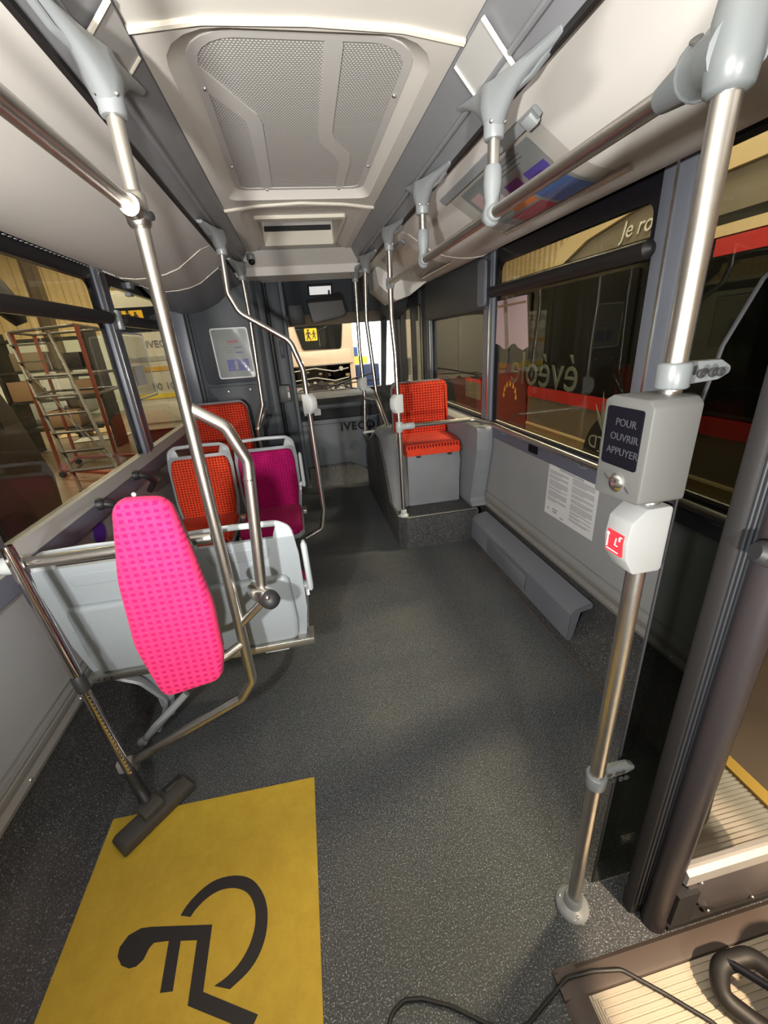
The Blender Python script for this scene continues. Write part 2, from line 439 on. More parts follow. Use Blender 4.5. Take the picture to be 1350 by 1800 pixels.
# plinths that carry the vinyl up the walls
PROF_L = [(-.868, 0), (-.925, .012), (-.945, .055), (-.985, .075), (-1.032, .125), (-1.040, .25), (-1.10, .25), (-1.10, -.06), (-.868, -.06)]
b = MB(); b.extr(PROF_L, -2.4, 4.25); struct(b.build('baseboard_left', 'floor_vinyl_step', ang=60))
PROF_R = [(1.105, 0), (1.142, .010), (1.185, .062), (1.215, .085), (1.278, .13), (1.288, .262), (1.36, .262), (1.36, -.06), (1.105, -.06)]
b = MB(); b.extr(PROF_R, .60, 4.3); struct(b.build('baseboard_right', 'floor_vinyl_step', ang=60))
# aluminium trims with screws
for nm, sx, x, y0, y1 in (('trim_1', 1, XL, -2.4, 4.25), ('trim_2', -1, XR, .60, 2.86)):
    b = MB(); b.extr([(x-.01*sx, .245), (x+.012*sx, .245), (x+.016*sx, .262), (x+.007*sx, .285), (x+.012*sx, .300), (x+.012*sx, .318), (x-.01*sx, .33)], y0, y1)
    t = struct(b.build(nm, 'trim_grey', ang=20))
    y = y0+.12
    while y < y1:
        if y > .4: MB().ball((x+.013*sx, y, .268), .006, 8).build('screw', 'screw', t)
        y += .34
# lower walls
b = MB(); b.bb(XL-.055, XL, -2.4, 4.3, .25, .80); wl = struct(b.build('wall_left', 'wall_panel'))
b = MB(); b.bb(XL-.055, XL+.012, -2.4, 4.3, .33, .336); b.bb(XL-.055, XL+.010, -2.4, 4.3, .37, .373); lab(b.build('moulding', 'trim_grey', wl), 'low moulded ridge')
b = MB(); b.extr([(XL-.055, .795), (XL+.018, .795), (XL+.022, .80), (XL+.022, .862), (XL-.005, .925), (XL-.055, .925)], -2.4, 4.3); lab(b.build('sill_band', 'band_blue', wl), 'blue grey band under the windows')
b = MB(); b.extr([(XL-.05, .875), (XL+.019, .875), (XL+.021, .880), (XL-.006, .931), (XL-.05, .931)], -2.4, 4.3); lab(b.build('window_ledge', 'sill_grey', wl), 'pale sloping window ledge')
b = MB(); b.bb(XL-.075, XL-.056, -2.4, 5.6, -.05, .92); lab(b.build('outer_skin', 'coach_white', wl), 'outside body sheet')
b = MB(); b.bb(XR, XR+.055, .62, 4.3, .26, .82); b.bb(XR, XR+.055, -2.4, -.80, .0, .82); wr = struct(b.build('wall_right', 'wall_panel'))
b = MB(); b.extr([(XR+.055, .805), (XR-.010, .805), (XR-.016, .812), (XR-.016, .88), (XR+.055, .905)], .62, 4.3); lab(b.build('sill_band', 'band_blue', wr), 'blue grey band under the windows')
b = MB(); b.bb(XR-.004, XR+.03, .62, 4.3, .36, .366); lab(b.build('moulding', 'trim_grey', wr), 'low moulded ridge')
b = MB(); b.bb(XR+.056, XR+.075, .62, 4.3, -.05, .90); lab(b.build('outer_skin', 'coach_white', wr), 'outside body sheet')
# window pillars (parts of the walls) and black headers
def pillar(parent, x, s, y0, y1, z0=.90, z1=2.0, mat='pillar_blue'):
    b = MB(); b.bb(x, x-s*.05, y0, y1, z0, z1); p = b.build('window_pillar', mat, parent, bevel=.006)
    c = MB(); c.bb(x+s*.001, x+s*.004, (y0+y1)/2-.006, (y0+y1)/2+.006, z0+.01, z1-.01); lab(c.build('cover_strip', 'steel_bright', p), 'thin bright joint strip')
for y0, y1 in ((1.20, 1.465), (2.875, 2.985), (4.03, 4.28)): pillar(wl, XL, 1, y0, y1)
b = MB(); b.bb(XL-.002, XL-.05, 2.985, 3.035, .92, 1.98); b.build('pillar_seal', 'band_blue', wl)
for y0, y1 in ((1.385, 1.515), (2.835, 2.925), (4.21, 4.30)): pillar(wr, XR, -1, y0, y1)
b = MB(); b.bb(XR-.001, XR+.05, 2.925, 2.975, .90, 1.66); b.build('pillar_seal', 'pillar_blue', wr)
b = MB(); b.bb(XL-.075, XL-.03, -2.4, 5.6, 1.965, 2.42); lab(b.build('roof_rail', 'black_gloss', wl), 'black header over the windows')
b = MB(); b.bb(XR+.03, XR+.075, -2.4, 5.6, 1.965, 2.42); lab(b.build('roof_rail', 'black_gloss', wr), 'black header over the windows')

def window(n, x, s, y0, y1, z0, z1, bar=None, r=.05, top=.075, side=.03, gl='window_glass', bar_y=None, bot=.008):
    # s: +1 when the room lies on the +x side
    u = Y1*1.0; o = (x-s*.03, 0, 0); outer = rrect(y0, y1, z0, z1, .002); fr = MB()
    inner = rrect(y0+side, y1-side, (z0+bot) if not bar else bar+.0, z1-top, [r, r, .004, .004])
    k = len(outer)
    def ringm(out, inn, xa, xb):
        A = [V((xa, p[0], p[1])) for p in out]; B = [V((xa, p[0], p[1])) for p in inn]; C2 = [V((xb, p[0], p[1])) for p in out]; D = [V((xb, p[0], p[1])) for p in inn]
        fr.sheet([C2, A, B, D, C2], closed=True)
    if bar:
        ringm(rrect(y0, y1, bar-.02, z1, .002), inner, x-s*.045, x-s*.012)
        ringm(rrect(y0, y1, z0, bar, .002), rrect(y0+side*.6, y1-side*.6, z0+bot, bar-.03, [.03, .03, .004, .004]), x-s*.045, x-s*.020)
    else: ringm(outer, inner, x-s*.045, x-s*.012)
    f = struct(fr.build('window_%d' % n, 'black_gloss'))
    if bar:
        ya, yb = bar_y or (y0-.02, y1+.02)
        bb = MB(); bb.tube([(x+s*.008, ya, bar), (x+s*.008, ya+.02, bar), (x+s*.008, yb-.02, bar), (x+s*.008, yb, bar)], [.012, .033, .033, .012], 14)
        lab(bb.build('sash_bar', 'black_rubber', f), 'thick black round-ended bar under the tilting pane')
        g = MB(); g.bb(x-s*.030, x-s*.026, y0+.01, y1-.01, bar, z1-.02); g.build('tilting_pane', gl, f)
        g = MB(); g.bb(x-s*.036, x-s*.032, y0+.01, y1-.01, z0, bar); g.build('pane', gl, f)
        c = MB(); c.bb(x-s*.02, x+s*.012, y0+.35, y0+.41, z1-.055, z1-.02); c.bb(x-s*.02, x+s*.016, y0+.30, y0+.36, z1-.105, z1-.085); c.build('latch', 'fitting_grey', f) if s > 0 else None
    else:
        g = MB(); g.bb(x-s*.034, x-s*.030, y0+.01, y1-.01, z0, z1-.02); g.build('pane', gl, f)
    return f
w1 = window(1, XL, 1, 1.465, 2.875, .915, 1.985, bar=1.722)
w2 = window(2, XL, 1, 3.035, 4.03, .915, 1.985, bar=1.722, bar_y=(3.06, 4.06))
w0 = window(3, XL, 1, -.4, 1.20, .915, 1.985, bar=1.722)
w4 = window(4, XR, -1, 1.515, 2.835, .90, 1.965, bar=1.735)
w5 = window(5, XR, -1, 2.975, 4.21, .90, 1.68, r=.012, top=.02, side=.012)
w6 = window(6, XR, -1, .62, 1.385, .90, 1.985, r=.01, top=.012, side=.012)
b = MB(); b.box((XL-.01, 3.05, 1.72), (.05, .07, .11)); lab(b.build('bar_socket', 'fitting_light', w2, bevel=.008), 'pale socket holding the black bar')
# grey cover panel over the small right window
b = MB(); b.extr([(XR+.03, 1.63), (XR-.012, 1.645), (XR-.03, 1.69), (XR-.03, 2.02), (XR+.03, 2.02)], 2.93, 4.29); cv = lab(b.build('window_cover', 'slate', wr), 'dark grey box over the small window')
b = MB(); b.prism(rrect(2.855, 2.965, 1.66, 1.93, .03), (XR-.034, 0, 0), Y1, Z1, -.02); lab(b.build('end_cap', 'pillar_blue', cv), 'paler rounded end cap')

# ceiling ----------------------------------------------------------
zc = 2.2; xa, xb = XC-.407, XC+.407
cb = MB(); cb.bb(xa, xb, -2.4, 1.36, zc, zc+.02)
def ring_flat(mb, out, inn, z, flip=False):
    mb.sheet([[V((p[0], p[1], z)) for p in out], [V((p[0], p[1], z)) for p in inn]], closed=True)
WELL = rrect(-.232, .478, 1.372, 2.635, [.05, .05, .16, .16]); PLATE = rrect(-.187, .441, 1.445, 2.60, [.05, .05, .13, .13])
ring_flat(cb, rrect(xa, xb, 1.36, 2.68, .001), WELL, zc)
cb.sheet([[V((p[0], p[1], z)) for p in q] for q, z in ((WELL, zc), (rrect(-.222, .470, 1.385, 2.628, [.05, .05, .16, .16]), zc+.010), (PLATE, zc+.036))], closed=True)
HREC = rrect(-.215, .485, 2.765, 3.98, [.04, .04, .14, .14]); HREC2 = rrect(-.185, .440, 2.84, 3.93, [.04, .04, .12, .12]); HFR = rrect(-.150, .400, 3.0, 3.79, .02)
HOP = rrect(-.132, .383, 3.055, 3.72, .012)
ring_flat(cb, rrect(xa, xb, 2.68, 4.0, .001), HREC, zc)
cb.sheet([[V((p[0], p[1], z)) for p in q] for q, z in ((HREC, zc), (HREC2, zc+.022), (HFR, zc+.022))], closed=True)
ceil = struct(cb.build('ceiling', 'cream_ceiling', ang=50))
def ridge(pts, r=.010):
    m = MB(); m.tube(fillet(pts, .15, 6), r, 8); lab(m.build('panel_lip', 'cream_bright', ceil), 'curved pale lip where two ceiling panels meet')
ridge([(xa, 1.385, zc-.002), (-.116, 1.345, zc-.002), (.125, 1.335, zc-.002), (.36, 1.345, zc-.002), (xb, 1.385, zc-.002)])
ridge([(xa, 2.79, zc-.002), (-.1, 2.715, zc-.002), (.125, 2.68, zc-.002), (.35, 2.715, zc-.002), (xb, 2.79, zc-.002)])
# front bulkhead: cream face falling to a lower underside
b = MB(); b.extr([(xa-.02, 2.2), (xb+.02, 2.2), (xb+.02, 2.21), (xa-.02, 2.21)], 3.74, 3.76)
b = MB(); b.sheet([[V((xa-.16, 3.86, 2.205)), V((xb+.16, 3.86, 2.205))], [V((xa-.14, 4.02, 2.115)), V((xb+.14, 4.02, 2.115))], [V((xa-.14, 4.045, 2.055)), V((xb+.14, 4.045, 2.055))], [V((xa-.14, 4.40, 2.050)), V((xb+.14, 4.40, 2.050))], [V((xa-.14, 4.41, 2.30)), V((xb+.14, 4.41, 2.30))]])
lab(b.build('bulkhead', 'cream', ceil, ang=25), 'cream bulkhead stepping down at the front')
# coves and duct covers
for s, nm in ((-1, 'left'), (1, 'right')):
    m = MB(); prof = [(XC+s*.400, 2.222), (XC+s*.412, 2.198), (XC+s*.455, 2.150), (XC+s*.500, 2.108), (XC+s*.528, 2.083), (XC+s*.552, 2.085), (XC+s*.552, 2.11)]
    m.sheet([[V((x, -2.4, z)) for x, z in prof], [V((x, 4.02, z)) for x, z in prof]])
    c = lab(m.build('cove', 'cove_grey', ceil, ang=40), 'dark grey channel between ceiling and '+nm+' duct')
    m = MB(); m.bb(XC+s*.524, XC+s*.538, -2.4, 3.9, 2.072, 2.09); m.build('cove_seal', 'black_rubber', c)
    m = MB(); m.tube([(XC+s*.478, -2.4, 2.122), (XC+s*.478, 4.0, 2.122)], .009, 8); m.build('cove_rib', 'cove_grey', c)
    q = [(XC+s*.408, 2.186), (XC+s*.455, 2.138), (XC+s*.500, 2.094)]
    m = MB(); m.sheet([[V((x, y, z)) for x, z in q] for y in (1.27, 1.455)]); k = lab(m.build('cove_cap', 'cove_cover', c, ang=50), 'pale cover plate bridging the channel')
    m = MB(); m.tube([V((x, 1.268, z-.003)) for x, z in q], .006, 6); m.tube([V((x, 1.457, z-.003)) for x, z in q], .004, 6); m.build('rolled_edge', 'cream_bright', k)
    spans = ((-2.4, 2.795), (2.803, 4.26)) if s > 0 else ((-2.4, 3.0), (3.008, 3.62))
    for y0, y1 in spans:
        m = MB(); m.extr([(XC+s*u, z) for u, z in DU]+[(XC+s*1.165, 2.2), (XC+s*.535, 2.2)], y0, y1)
        d = lab(m.build('duct_cover', 'cream', ceil, ang=30), 'cream rounded duct cover above the '+nm+' windows')
        e = MB(); e.tube([V((XC+s*u, y1-.002, z-.0015)) for u, z in DU[1:]], .0035, 6); e.build('edge_seam', 'cream_bright', d)
# grey end piece closing the left duct
m = MB(); m.sheet([[V((XC-u, 3.625, z)) for u, z in DU], [V((XC-u*.995, 3.9, z-.03-.10*max(0, (u-.6)))) for u, z in DU], [V((XC-u*.99, 4.24, z-.06-.12*max(0, (u-.6)))) for u, z in DU]])
de = lab(m.build('duct_end', 'moulded_grey', ceil, ang=60), 'grey moulded end of the left duct')
for u, z in ((.60, 2.055), (1.0, 1.918)):
    b = MB(); b.prism([(0, 0), (.05, .02), (.03, -.06)], (XC-u-.01, 3.63, z), (1, 0, 0), (0, 1, 0), -.012); b.build('clip_or_glint', 'white_plastic_dim', de)  # white triangles stand in for glints on the edge of the duct end
# rows of small dots along the left duct: punched sheet edge
m = MB()
for i in range(64): m.box((XC-1.085, 1.2+i*.034, 1.9335), (.008, .014, .003))
lab(stuff(m.build('edge_slots', 'white_plastic_dim', ceil)), 'row of small bright slots along the left duct')
m = MB(); m.bb(XL-.08, XR+.08, -2.45, 5.7, 2.40, 2.44); lab(m.build('roof', 'coach_white', ceil), 'outside roof sheet')

# vent -------------------------------------------------------------
zv = zc+.036
vent = thing('ceiling_vent', 'large perforated ceiling vent with two bent solid bands and rounded corners', 'vent', (XC, 2.02, zv))
m = MB(); m.sheet([[V((p[0], p[1], z)) for p in q] for q, z in ((rrect(-.160, .414, 1.47, 2.575, [.04, .04, .11, .11]), zv), (rrect(-.160, .414, 1.47, 2.575, [.04, .04, .11, .11]), zv-.004), (PLATE, zv-.004), (PLATE, zv+.006))], closed=True)
m.build('vent_frame', 'vent_frame', vent, ang=40)
m = MB(); m.prism(rrect(-.17, .424, 1.46, 2.585, .05), (0, 0, zv+.002), X1, Y1, .004); m.build('perforated_sheet', 'perforated_sheet', vent)
LB = [(-.170, 1.575), (-.148, 1.627), (-.025, 1.868), (-.013, 1.922), (-.013, 2.58), (-.063, 2.58), (-.063, 1.965), (-.069, 1.895), (-.166, 1.72)]
RB = [(.181, 1.465), (.230, 1.465), (.240, 1.985), (.261, 2.060), (.332, 2.200), (.342, 2.262), (.344, 2.58), (.301, 2.58), (.291, 2.255), (.196, 2.062), (.188, 1.99)]
for q in (LB, RB):
    m = MB(); m.prism(rpoly(q, .02, 3), (0, 0, zv-.003), X1, Y1, .005); m.build('solid_band', 'vent_frame', vent)
for x, y in ((-.166, 1.70), (-.170, 2.30), (.421, 1.72), (.427, 2.30), (-.04, 2.588), (.32, 2.588)):
    MB().ball((x, y, zv-.005), .007, 10).build('screw', 'screw', vent)
# hatch ------------------------------------------------------------
h = thing('roof_hatch', 'cream roof hatch recess with raised rounded rim at the front of the ceiling', 'hatch', (XC, 3.39, zc+.022))
m = MB(); m.sheet([[V((p[0], p[1], z)) for p in q] for q, z in ((HFR, zc+.024), (HFR, zc+.004), (HOP, zc+.004), (HOP, zc+.16))], closed=True); m.build('rim', 'cream_bright', h, ang=40)
m = MB(); m.bb(-.14, .39, 3.05, 3.73, zc+.158, zc+.166); m.build('inner_panel', 'cream_bright', h)
m = MB(); m.bb(-.120, .371, 3.700, 3.719, zc+.094, zc+.124); m.build('slot', 'dark_cut', h)
m = MB(); m.bb(-.120, .371, 3.695, 3.719, zc+.124, zc+.158); lab(m.build('roller_shade', 'cove_cover', h), 'pale strip above the dark slot')
c = thing('dome_camera', 'small white dome camera with a black lens on the front bulkhead', 'camera', (-.262, 3.90, 2.175))
m = MB(); m.lathe([(.034, .02), (.034, 0), (.032, -.03), (.028, -.042)], (-.262, 3.91, 2.185), (0, 0, 1)); m.build('housing', 'white_plastic_dim', c)
m = MB(); m.ball((-.258, 3.90, 2.138), .026, 14); m.build('lens_dome', 'black_gloss', c)

# ================================================================== handrails and poles
PR = .0165
def bracket(parent, x, y, s, mat='fitting_grey', yo=0.):
    # wing-shaped ceiling foot on the channel, s = side; its collar holds the pole top
    y0, y1 = y+yo-.245, y+yo+.205; n = 22; rows = []
    for i in range(n+1):
        q = i/n; yy = y0+(y1-y0)*q; tx = x+s*(.048-.062*q-.012*math.sin(math.pi*q)); tz = 2.094+.046*q-.018*math.sin(math.pi*q)
        d = abs(yy-y)/(.22 if yy < y else .17); low = max(0, 1-d)
        h = .014+.012*math.sin(math.pi*q)+.092*low**(3.0 if yy < y else 1.9); w = .010+.006*math.sin(math.pi*q)+.012*low**4
        bx = tx+(x-tx)*min(1, low*1.1)**1.5
        ring = []
        for a, (px, pz) in enumerate(((-1, 1), (1, 1), (1.15, .55), (.8, .1), (.35, 0), (-.35, 0), (-.8, .1), (-1.15, .55))):
            f = 1-pz; X = tx+(bx-tx)*f; ww = w*(1.25 if pz > .5 else 1.0)
            ring.append(V((X+px*ww, yy, tz-h*f)))
        rows.append(ring)
    m = MB(); m.sheet(rows, closed=True); k = len(m.v); m.f += [tuple(range(8)), tuple(k-8+j for j in range(8))]
    m.lathe([(.026, .060), (.0285, .01), (.028, -.040), (.0255, -.046), (.0175, -.047)], (x, y, 2.032), Z1, 18)
    br = lab(m.build('ceiling_bracket', mat, parent, ang=50), 'grey winged plastic bracket')
    m = MB(); m.tube(fillet([(x+s*.01, y-.05, 2.055), (x+s*.035, y-.13, 2.063), (x+s*.046, y-.215, 2.082)], .05), .009, 8, squash=.6); m.build('lower_rib', mat, br)
    m = MB()
    for dx, dy in ((-.018, -.022), (.02, -.02)): m.ball((x+dx, y+dy, 2.018), .006, 8); m.ball((x+dx*1.1, y+dy*.9, 2.052), .0045, 8)
    m.build('screw', 'screw', br)
    return br
def knuckle(mb, p, ax, ax2, r=.0245, L=.03):
    p = V(p); ax = V(ax).normalized(); ax2 = V(ax2).normalized()
    mb.lathe([(r*.85, -L), (r, -L*.8), (r*1.05, 0), (r, L*.8), (r*.85, L)], p, ax, 16)
    mb.lathe([(r, 0), (r, L*.9), (r*.85, L*1.25)], p, ax2, 16)

# near pole on the right ------------------------------------------------
PX, PY = .545, .555
np_ = thing('grab_pole', 'tall steel floor pole at the right carrying the door button and red label boxes', 'pole', (PX, PY, 0))
MB().tube([(PX, PY, .012), (PX, PY, 2.06)], PR-.0005, 24).build('pole', 'steel', np_)
m = MB(); m.lathe([(.044, 0), (.044, .006), (.038, .012), (.024, .018), (.0225, .045), (.020, .048), (.0172, .046)], (PX, PY, 0), Z1, 28); fl = m.build('floor_flange', 'fitting_grey', np_, ang=50)
m = MB()
for a in (20, 140, 260): m.ball((PX+.033*math.cos(R(a)), PY+.033*math.sin(R(a)), .012), .005, 8)
m.build('screw', 'screw', fl)
def glass_clamp(z):
    m = MB(); m.lathe([(.0215, -.019), (.023, -.016), (.023, .016), (.0215, .019)], (PX, PY, z), Z1, 20)
    m.prism(rpoly([(-.012, -.018), (.075, -.013), (.094, -.004), (.094, .006), (.075, .017), (-.012, .018)], .008), (PX+.01, PY+.002, z), X1, Z1, -.016)
    c = lab(m.build('panel_clamp', 'fitting_grey_near', np_, bevel=.003), 'grey clamp holding the dark glass screen')
    m = MB()
    for dx in (.034, .054, .068): m.lathe([(.0065, 0), (.007, .003), (.004, .004), (.0035, .002)], (PX+dx, PY-.012, z+.001), (0, -1, 0), 12)
    m.build('screw', 'black_plastic', c)
glass_clamp(1.421); glass_clamp(.525)
br = bracket(np_, PX, PY, 1)
# door button box
bx = thing('door_button_box', 'dark grey box with a navy text display and round steel button on the near pole', 'button box', (PX-.02, PY-.005, 1.24))
m = MB(); m.prism(rpoly([(-.050, 1.238), (.050, 1.232), (.050, 1.388), (.035, 1.396), (-.040, 1.396), (-.050, 1.386)], .008), (.476, PY, 0), Y1, Z1, .082)
m.build('housing', 'box_grey', bx, bevel=.005)
def on_left(y0, y1, z0, z1, x, t=.002): return MB().prism(rrect(y0, y1, z0, z1, .004), (x, 0, 0), -Y1, Z1, -t)
m = MB(); m.prism(rrect(-PY-.040, -PY+.036, 1.288, 1.380, .005), (.4765, 0, 0), -Y1, Z1, .0025)
dsp = m.build('display', 'display_navy', bx)
for i, w in enumerate(('POUR', 'OUVRIR', 'APPUYER')):
    text(w, .0165, (.4735, PY-.004-.0, 1.352-.0225*i), -Y1, Z1, 'grey_ink', bx, ext=.0003)
m = MB(); m.lathe([(.0155, 0), (.0155, .003), (.012, .006), (.004, .009), (.001, .0092)], (.476, PY, 1.262), -X1, 20); m.build('button', 'steel_bright', bx)
m = MB(); m.box((.4755, PY+.024, 1.266), (.002, .012, .0022), M3=Matrix.Rotation(R(35), 3, 'X')); m.box((.4755, PY-.024, 1.256), (.002, .012, .0022), M3=Matrix.Rotation(R(35), 3, 'X')); m.build('button_mark', 'grey_ink', bx)
# white stop box
def stop_box(x, y, z, label, face=-X1, size=1.0, red=True):
    t = thing('stop_button', label, 'button box', (x, y, z-.06*size)); f = V(face); side = f.cross(Z1)
    P = [(-.026, -.045), (.026, -.045), (.026, .048), (-.020, .050), (-.026, .044)]
    out = [(-.030, -.060), (.026, -.060), (.026, .062), (-.022, .062), (-.048, .038), (-.052, .0), (-.048, -.030)]
    m = MB(); m.prism([(a*size, c*size) for a, c in rpoly(out, .008)], V((x, y, z))+side*.027*size, -f, Z1, .054*size)
    k = m.build('housing', 'white_plastic_dim' if red else 'stop_white_far', t, bevel=.006*size)  # near box dimmed, far boxes lightened, to even out the lamp's falloff
    # move along: prism normal is (-f) x Z = side
    if red:
        fp = V((x, y, z))+f*.0525*size
        m = MB(); m.prism(rrect(-.021, .021, -.026, .018, .002), fp-f*.003, side, Z1, .0016) if False else m.prism([(-.019, -.026), (.019, -.026), (.019, .014), (-.019, .014)], fp-f*.0035, -side if (-side).cross(Z1).dot(f) > 0 else side, Z1, .0035)
        lb = lab(m.build('label', 'red_label', t), 'red label with white pictograms')
        sd = -side if (-side).cross(Z1).dot(f) > 0 else side
        m = MB(); o = fp+f*.0004
        for poly in ([(-.017, -.018), (-.015, -.018), (-.015, .004), (-.017, .004)], rrect(-.0185, -.0135, .003, .009, .0024, 3), [(.001, -.010), (.009, -.010), (.009, -.0085), (.001, -.0085)],
                     [(.001, -.010), (.0025, -.010), (.0045, .004), (.003, .004)], rrect(.010, .013, .001, .010, .001, 2), [(.013, .009), (.017, .009), (.017, .0105), (.013, .0105)], [(-.016, -.022), (.012, -.022), (.012, -.0205), (-.016, -.0205)]):
            m.prism(poly, o, sd, Z1, .0006)
        m.build('pictogram', 'white_ink', lb)
    return t
stop_box(PX-.002, PY, 1.156, 'white box with a red pictogram label on the near pole below the button box', size=1.0)
# elbow between near pole and the long ceiling rail
RX, RZ = .608, 1.814
hr = thing('handrail', 'long steel overhead rail hung under the right duct by two grey droppers', 'handrail', (RX, 1.7, RZ))
MB().tube([(RX, .66, RZ), (RX, 2.80, RZ)], PR, 20).build('rail', 'steel', hr)
m = MB(); pa = fillet([(PX-.004, PY-.01, 1.782), (PX+.016, PY+.035, 1.794), (RX-.012, .655, RZ-.002), (RX, .735, RZ)], .05, 6); n = len(pa)
m.tube(pa, [(.0335 if i < n*.25 else .030+.0055*math.sin(math.pi*min(1, max(0, (i/n-.45)/.5)))) if i < n-2 else (.029 if i == n-2 else .019) for i in range(n)], 18)
m.lathe([(.020, -.048), (.026, -.044), (.029, -.02), (.029, .022), (.025, .046), (.019, .048)], (PX, PY, 1.79), Z1, 22)
el = lab(m.build('elbow_clamp', 'fitting_grey_near', hr, ang=60), 'bulky grey elbow joining rail and near pole')
m = MB(); m.lathe([(.0085, 0), (.009, .004), (.006, .005), (.005, .002)], (.575, .612, 1.776), (-.5, -.6, -.55), 14); m.lathe([(.0075, 0), (.008, .003), (.005, .004)], (.566, .640, 1.832), (-.6, -.3, .7), 14)
m.build('screw', 'box_grey', el)
for y in (1.355, 2.065):
    t = MB(); t.tube([(RX, y, 1.86), (RX, y, 2.05)], PR, 16); dp = t.build('dropper', 'steel', hr)
    m = MB(); m.lathe([(.020, .115), (.0245, .105), (.0255, .07), (.020, .028), (.0255, .004), (.025, -.012), (.016, -.027), (.004, -.031)], (RX, y, RZ), Z1, 18); m.lathe([(.019, -.030), (.0225, -.024), (.0225, .024), (.019, .030)], (RX, y, RZ), Y1, 16)
    m.build('tee_clamp', 'fitting_grey', hr, ang=60)
    bracket(hr, RX, y, 1)
# front seat pole (right)
SX, SY = .622, 2.82
sp = thing('grab_pole', 'steel pole standing on the step in front of the right-hand red seat', 'pole', (SX, SY, .25))
MB().tube(fillet([(SX, SY, .26), (SX, SY, 1.40), (SX-.012, SY+.0, 1.62), (SX-.004, SY, 2.05)], .1), PR, 16).build('pole', 'steel', sp)
m = MB(); m.lathe([(.036, 0), (.034, .012), (.023, .022), (.022, .05), (.0175, .054)], (SX, SY, .257), Z1, 20); m.build('floor_flange', 'fitting_light', sp)
m = MB(); knuckle(m, (SX-.010, SY, RZ), Z1, -Y1); m.build('tee_clamp', 'fitting_grey', sp, ang=60)
m = MB(); knuckle(m, (SX, SY, .932), Z1, X1, L=.036); m.lathe([(.021, .04), (.0235, .055), (.0235, .10), (.019, .108)], (SX, SY, .932), X1, 16); m.build('waist_clamp', 'fitting_light', sp, ang=60)
bracket(sp, SX-.004, SY, 1, yo=-.03)
stop_box(SX, SY, 1.09, 'pale stop button on the pole in front of the red seat', face=V((-.9, -.45, 0)).normalized(), red=False)
wr_ = thing('waist_rail', 'steel waist rail running from the seat pole along the right window sill', 'handrail', (1.25, 2.4, .9))
MB().tube(fillet([(SX+.09, SY, .932), (1.16, SY+.01, .930), (1.262, SY-.10, .905), (1.266, 2.4, .897), (1.266, .66, .893)], [.08, .08, .3]), .0155, 16).build('rail', 'steel', wr_)
for y in (2.56, 1.72, 1.02):
    m = MB(); m.tube(fillet([(1.268, y+.05, .888), (1.262, y, .868), (1.282, y-.03, .862)], .02, 4), .006, 8); m.build('stay', 'band_blue', wr_)
# two front poles on the right
fp = thing('grab_pole', 'thin steel pole bending to the wheel box beside the front door', 'pole', (.60, 3.6, .72))
MB().tube(fillet([(.598, 3.62, 2.05), (.575, 3.62, 1.66), (.600, 3.62, 1.30), (.612, 3.62, 1.09), (.735, 3.66, .70), (.745, 3.68, .64)], [.2, .2, .06, .05]), PR, 14).build('pole', 'steel', fp)
bracket(fp, .598, 3.62, 1)
lp = MB(); lp.tube(fillet([(.735, 3.66, .72), (.72, 3.80, .74), (.66, 3.95, .98), (.56, 4.0, 1.0)], .05), .014, 12); lp.build('side_loop', 'steel', fp)
f2 = thing('grab_pole', 'thin steel pole with a pale button box in front of the windscreen', 'pole', (.58, 4.12, .5))
MB().tube(fillet([(.583, 4.12, 2.05), (.570, 4.12, 1.45), (.580, 4.12, .99), (.550, 4.12, .63), (.585, 4.16, .50), (.60, 4.25, .47)], [.2, .2, .05, .05]), .0165, 14).build('pole', 'steel', f2)
bracket(f2, .583, 4.12, 1)
m = MB(); m.lathe([(.022, -.012), (.022, .012)], (.552, 4.12, .655), Z1, 14); m.box((.60, 4.12, .655), (.10, .025, .02)); m.build('side_clamp', 'fitting_light', f2, bevel=.003)
stop_box(.577, 4.115, 1.12, 'pale button box on the pole in front of the windscreen', face=V((-.9, -.45, 0)).normalized(), red=False)

# left side -----------------------------------------------------------------
LX, LY = -.32, 1.24
gf = thing('bay_frame', 'welded steel tube frame of the wheelchair bay with branching pole at the left', 'frame', (LX, LY, .4))
MB().tube(fillet([(LX-.002, LY+.01, 2.05), (LX, LY, 1.2), (LX-.002, LY, .395), (LX-.055, LY, .318), (-.80, LY+.01, .115)], [.3, .05, .03], 8), PR+.0012, 22).build('pole', 'steel', gf)
MB().tube(fillet([(LX+.004, LY+.01, 1.362), (-.232, LY+.02, 1.300), (-.192, LY+.03, 1.19), (-.226, LY+.01, .76)], [.05, .06, .1], 8), PR+.0016, 20).build('branch_tube', 'steel', gf)
m = MB(); m.lathe([(PR+.0028, -.003), (PR+.0028, .003)], (-.1975, LY+.028, 1.135), V((.07, .03, 1)), 18); m.build('joint_ring', 'steel_bright', gf)
MB().tube([(-.338, LY, .972), (-.875, LY, .972)], PR+.001, 18).build('crossbar', 'steel', gf)
m = MB(); m.lathe([(.030, -.055), (.032, -.03), (.032, .022), (.030, .026)], (-.222, LY-.005, .742), V((.62, -.78, -.10)), 22); kn = lab(m.build('hinge_barrel', 'steel_bright', gf, ang=50), 'short steel barrel at the foot of the branch')
m = MB(); m.lathe([(.0315, 0), (.032, .012), (.027, .030), (.015, .040), (.003, .043)], (-.222+.026*.62, LY-.005-.026*.78, .742-.003), V((.62, -.78, -.10)), 20); m.build('end_cap', 'black_plastic', kn)
m = MB(); m.ball((-.222+.020, LY-.06, .762), .0085, 10); m.build('screw', 'steel_bright', kn)
MB().tube([(LX+.006, LY, .640), (-.228, LY-.01, .718)], .0145, 14).build('lower_strut', 'steel', gf)
MB().tube(fillet([(LX, LY, .562), (-.375, LY-.035, .548), (-.43, LY-.06, .545)], .03), .0155, 14).build('pad_strut', 'steel', gf)
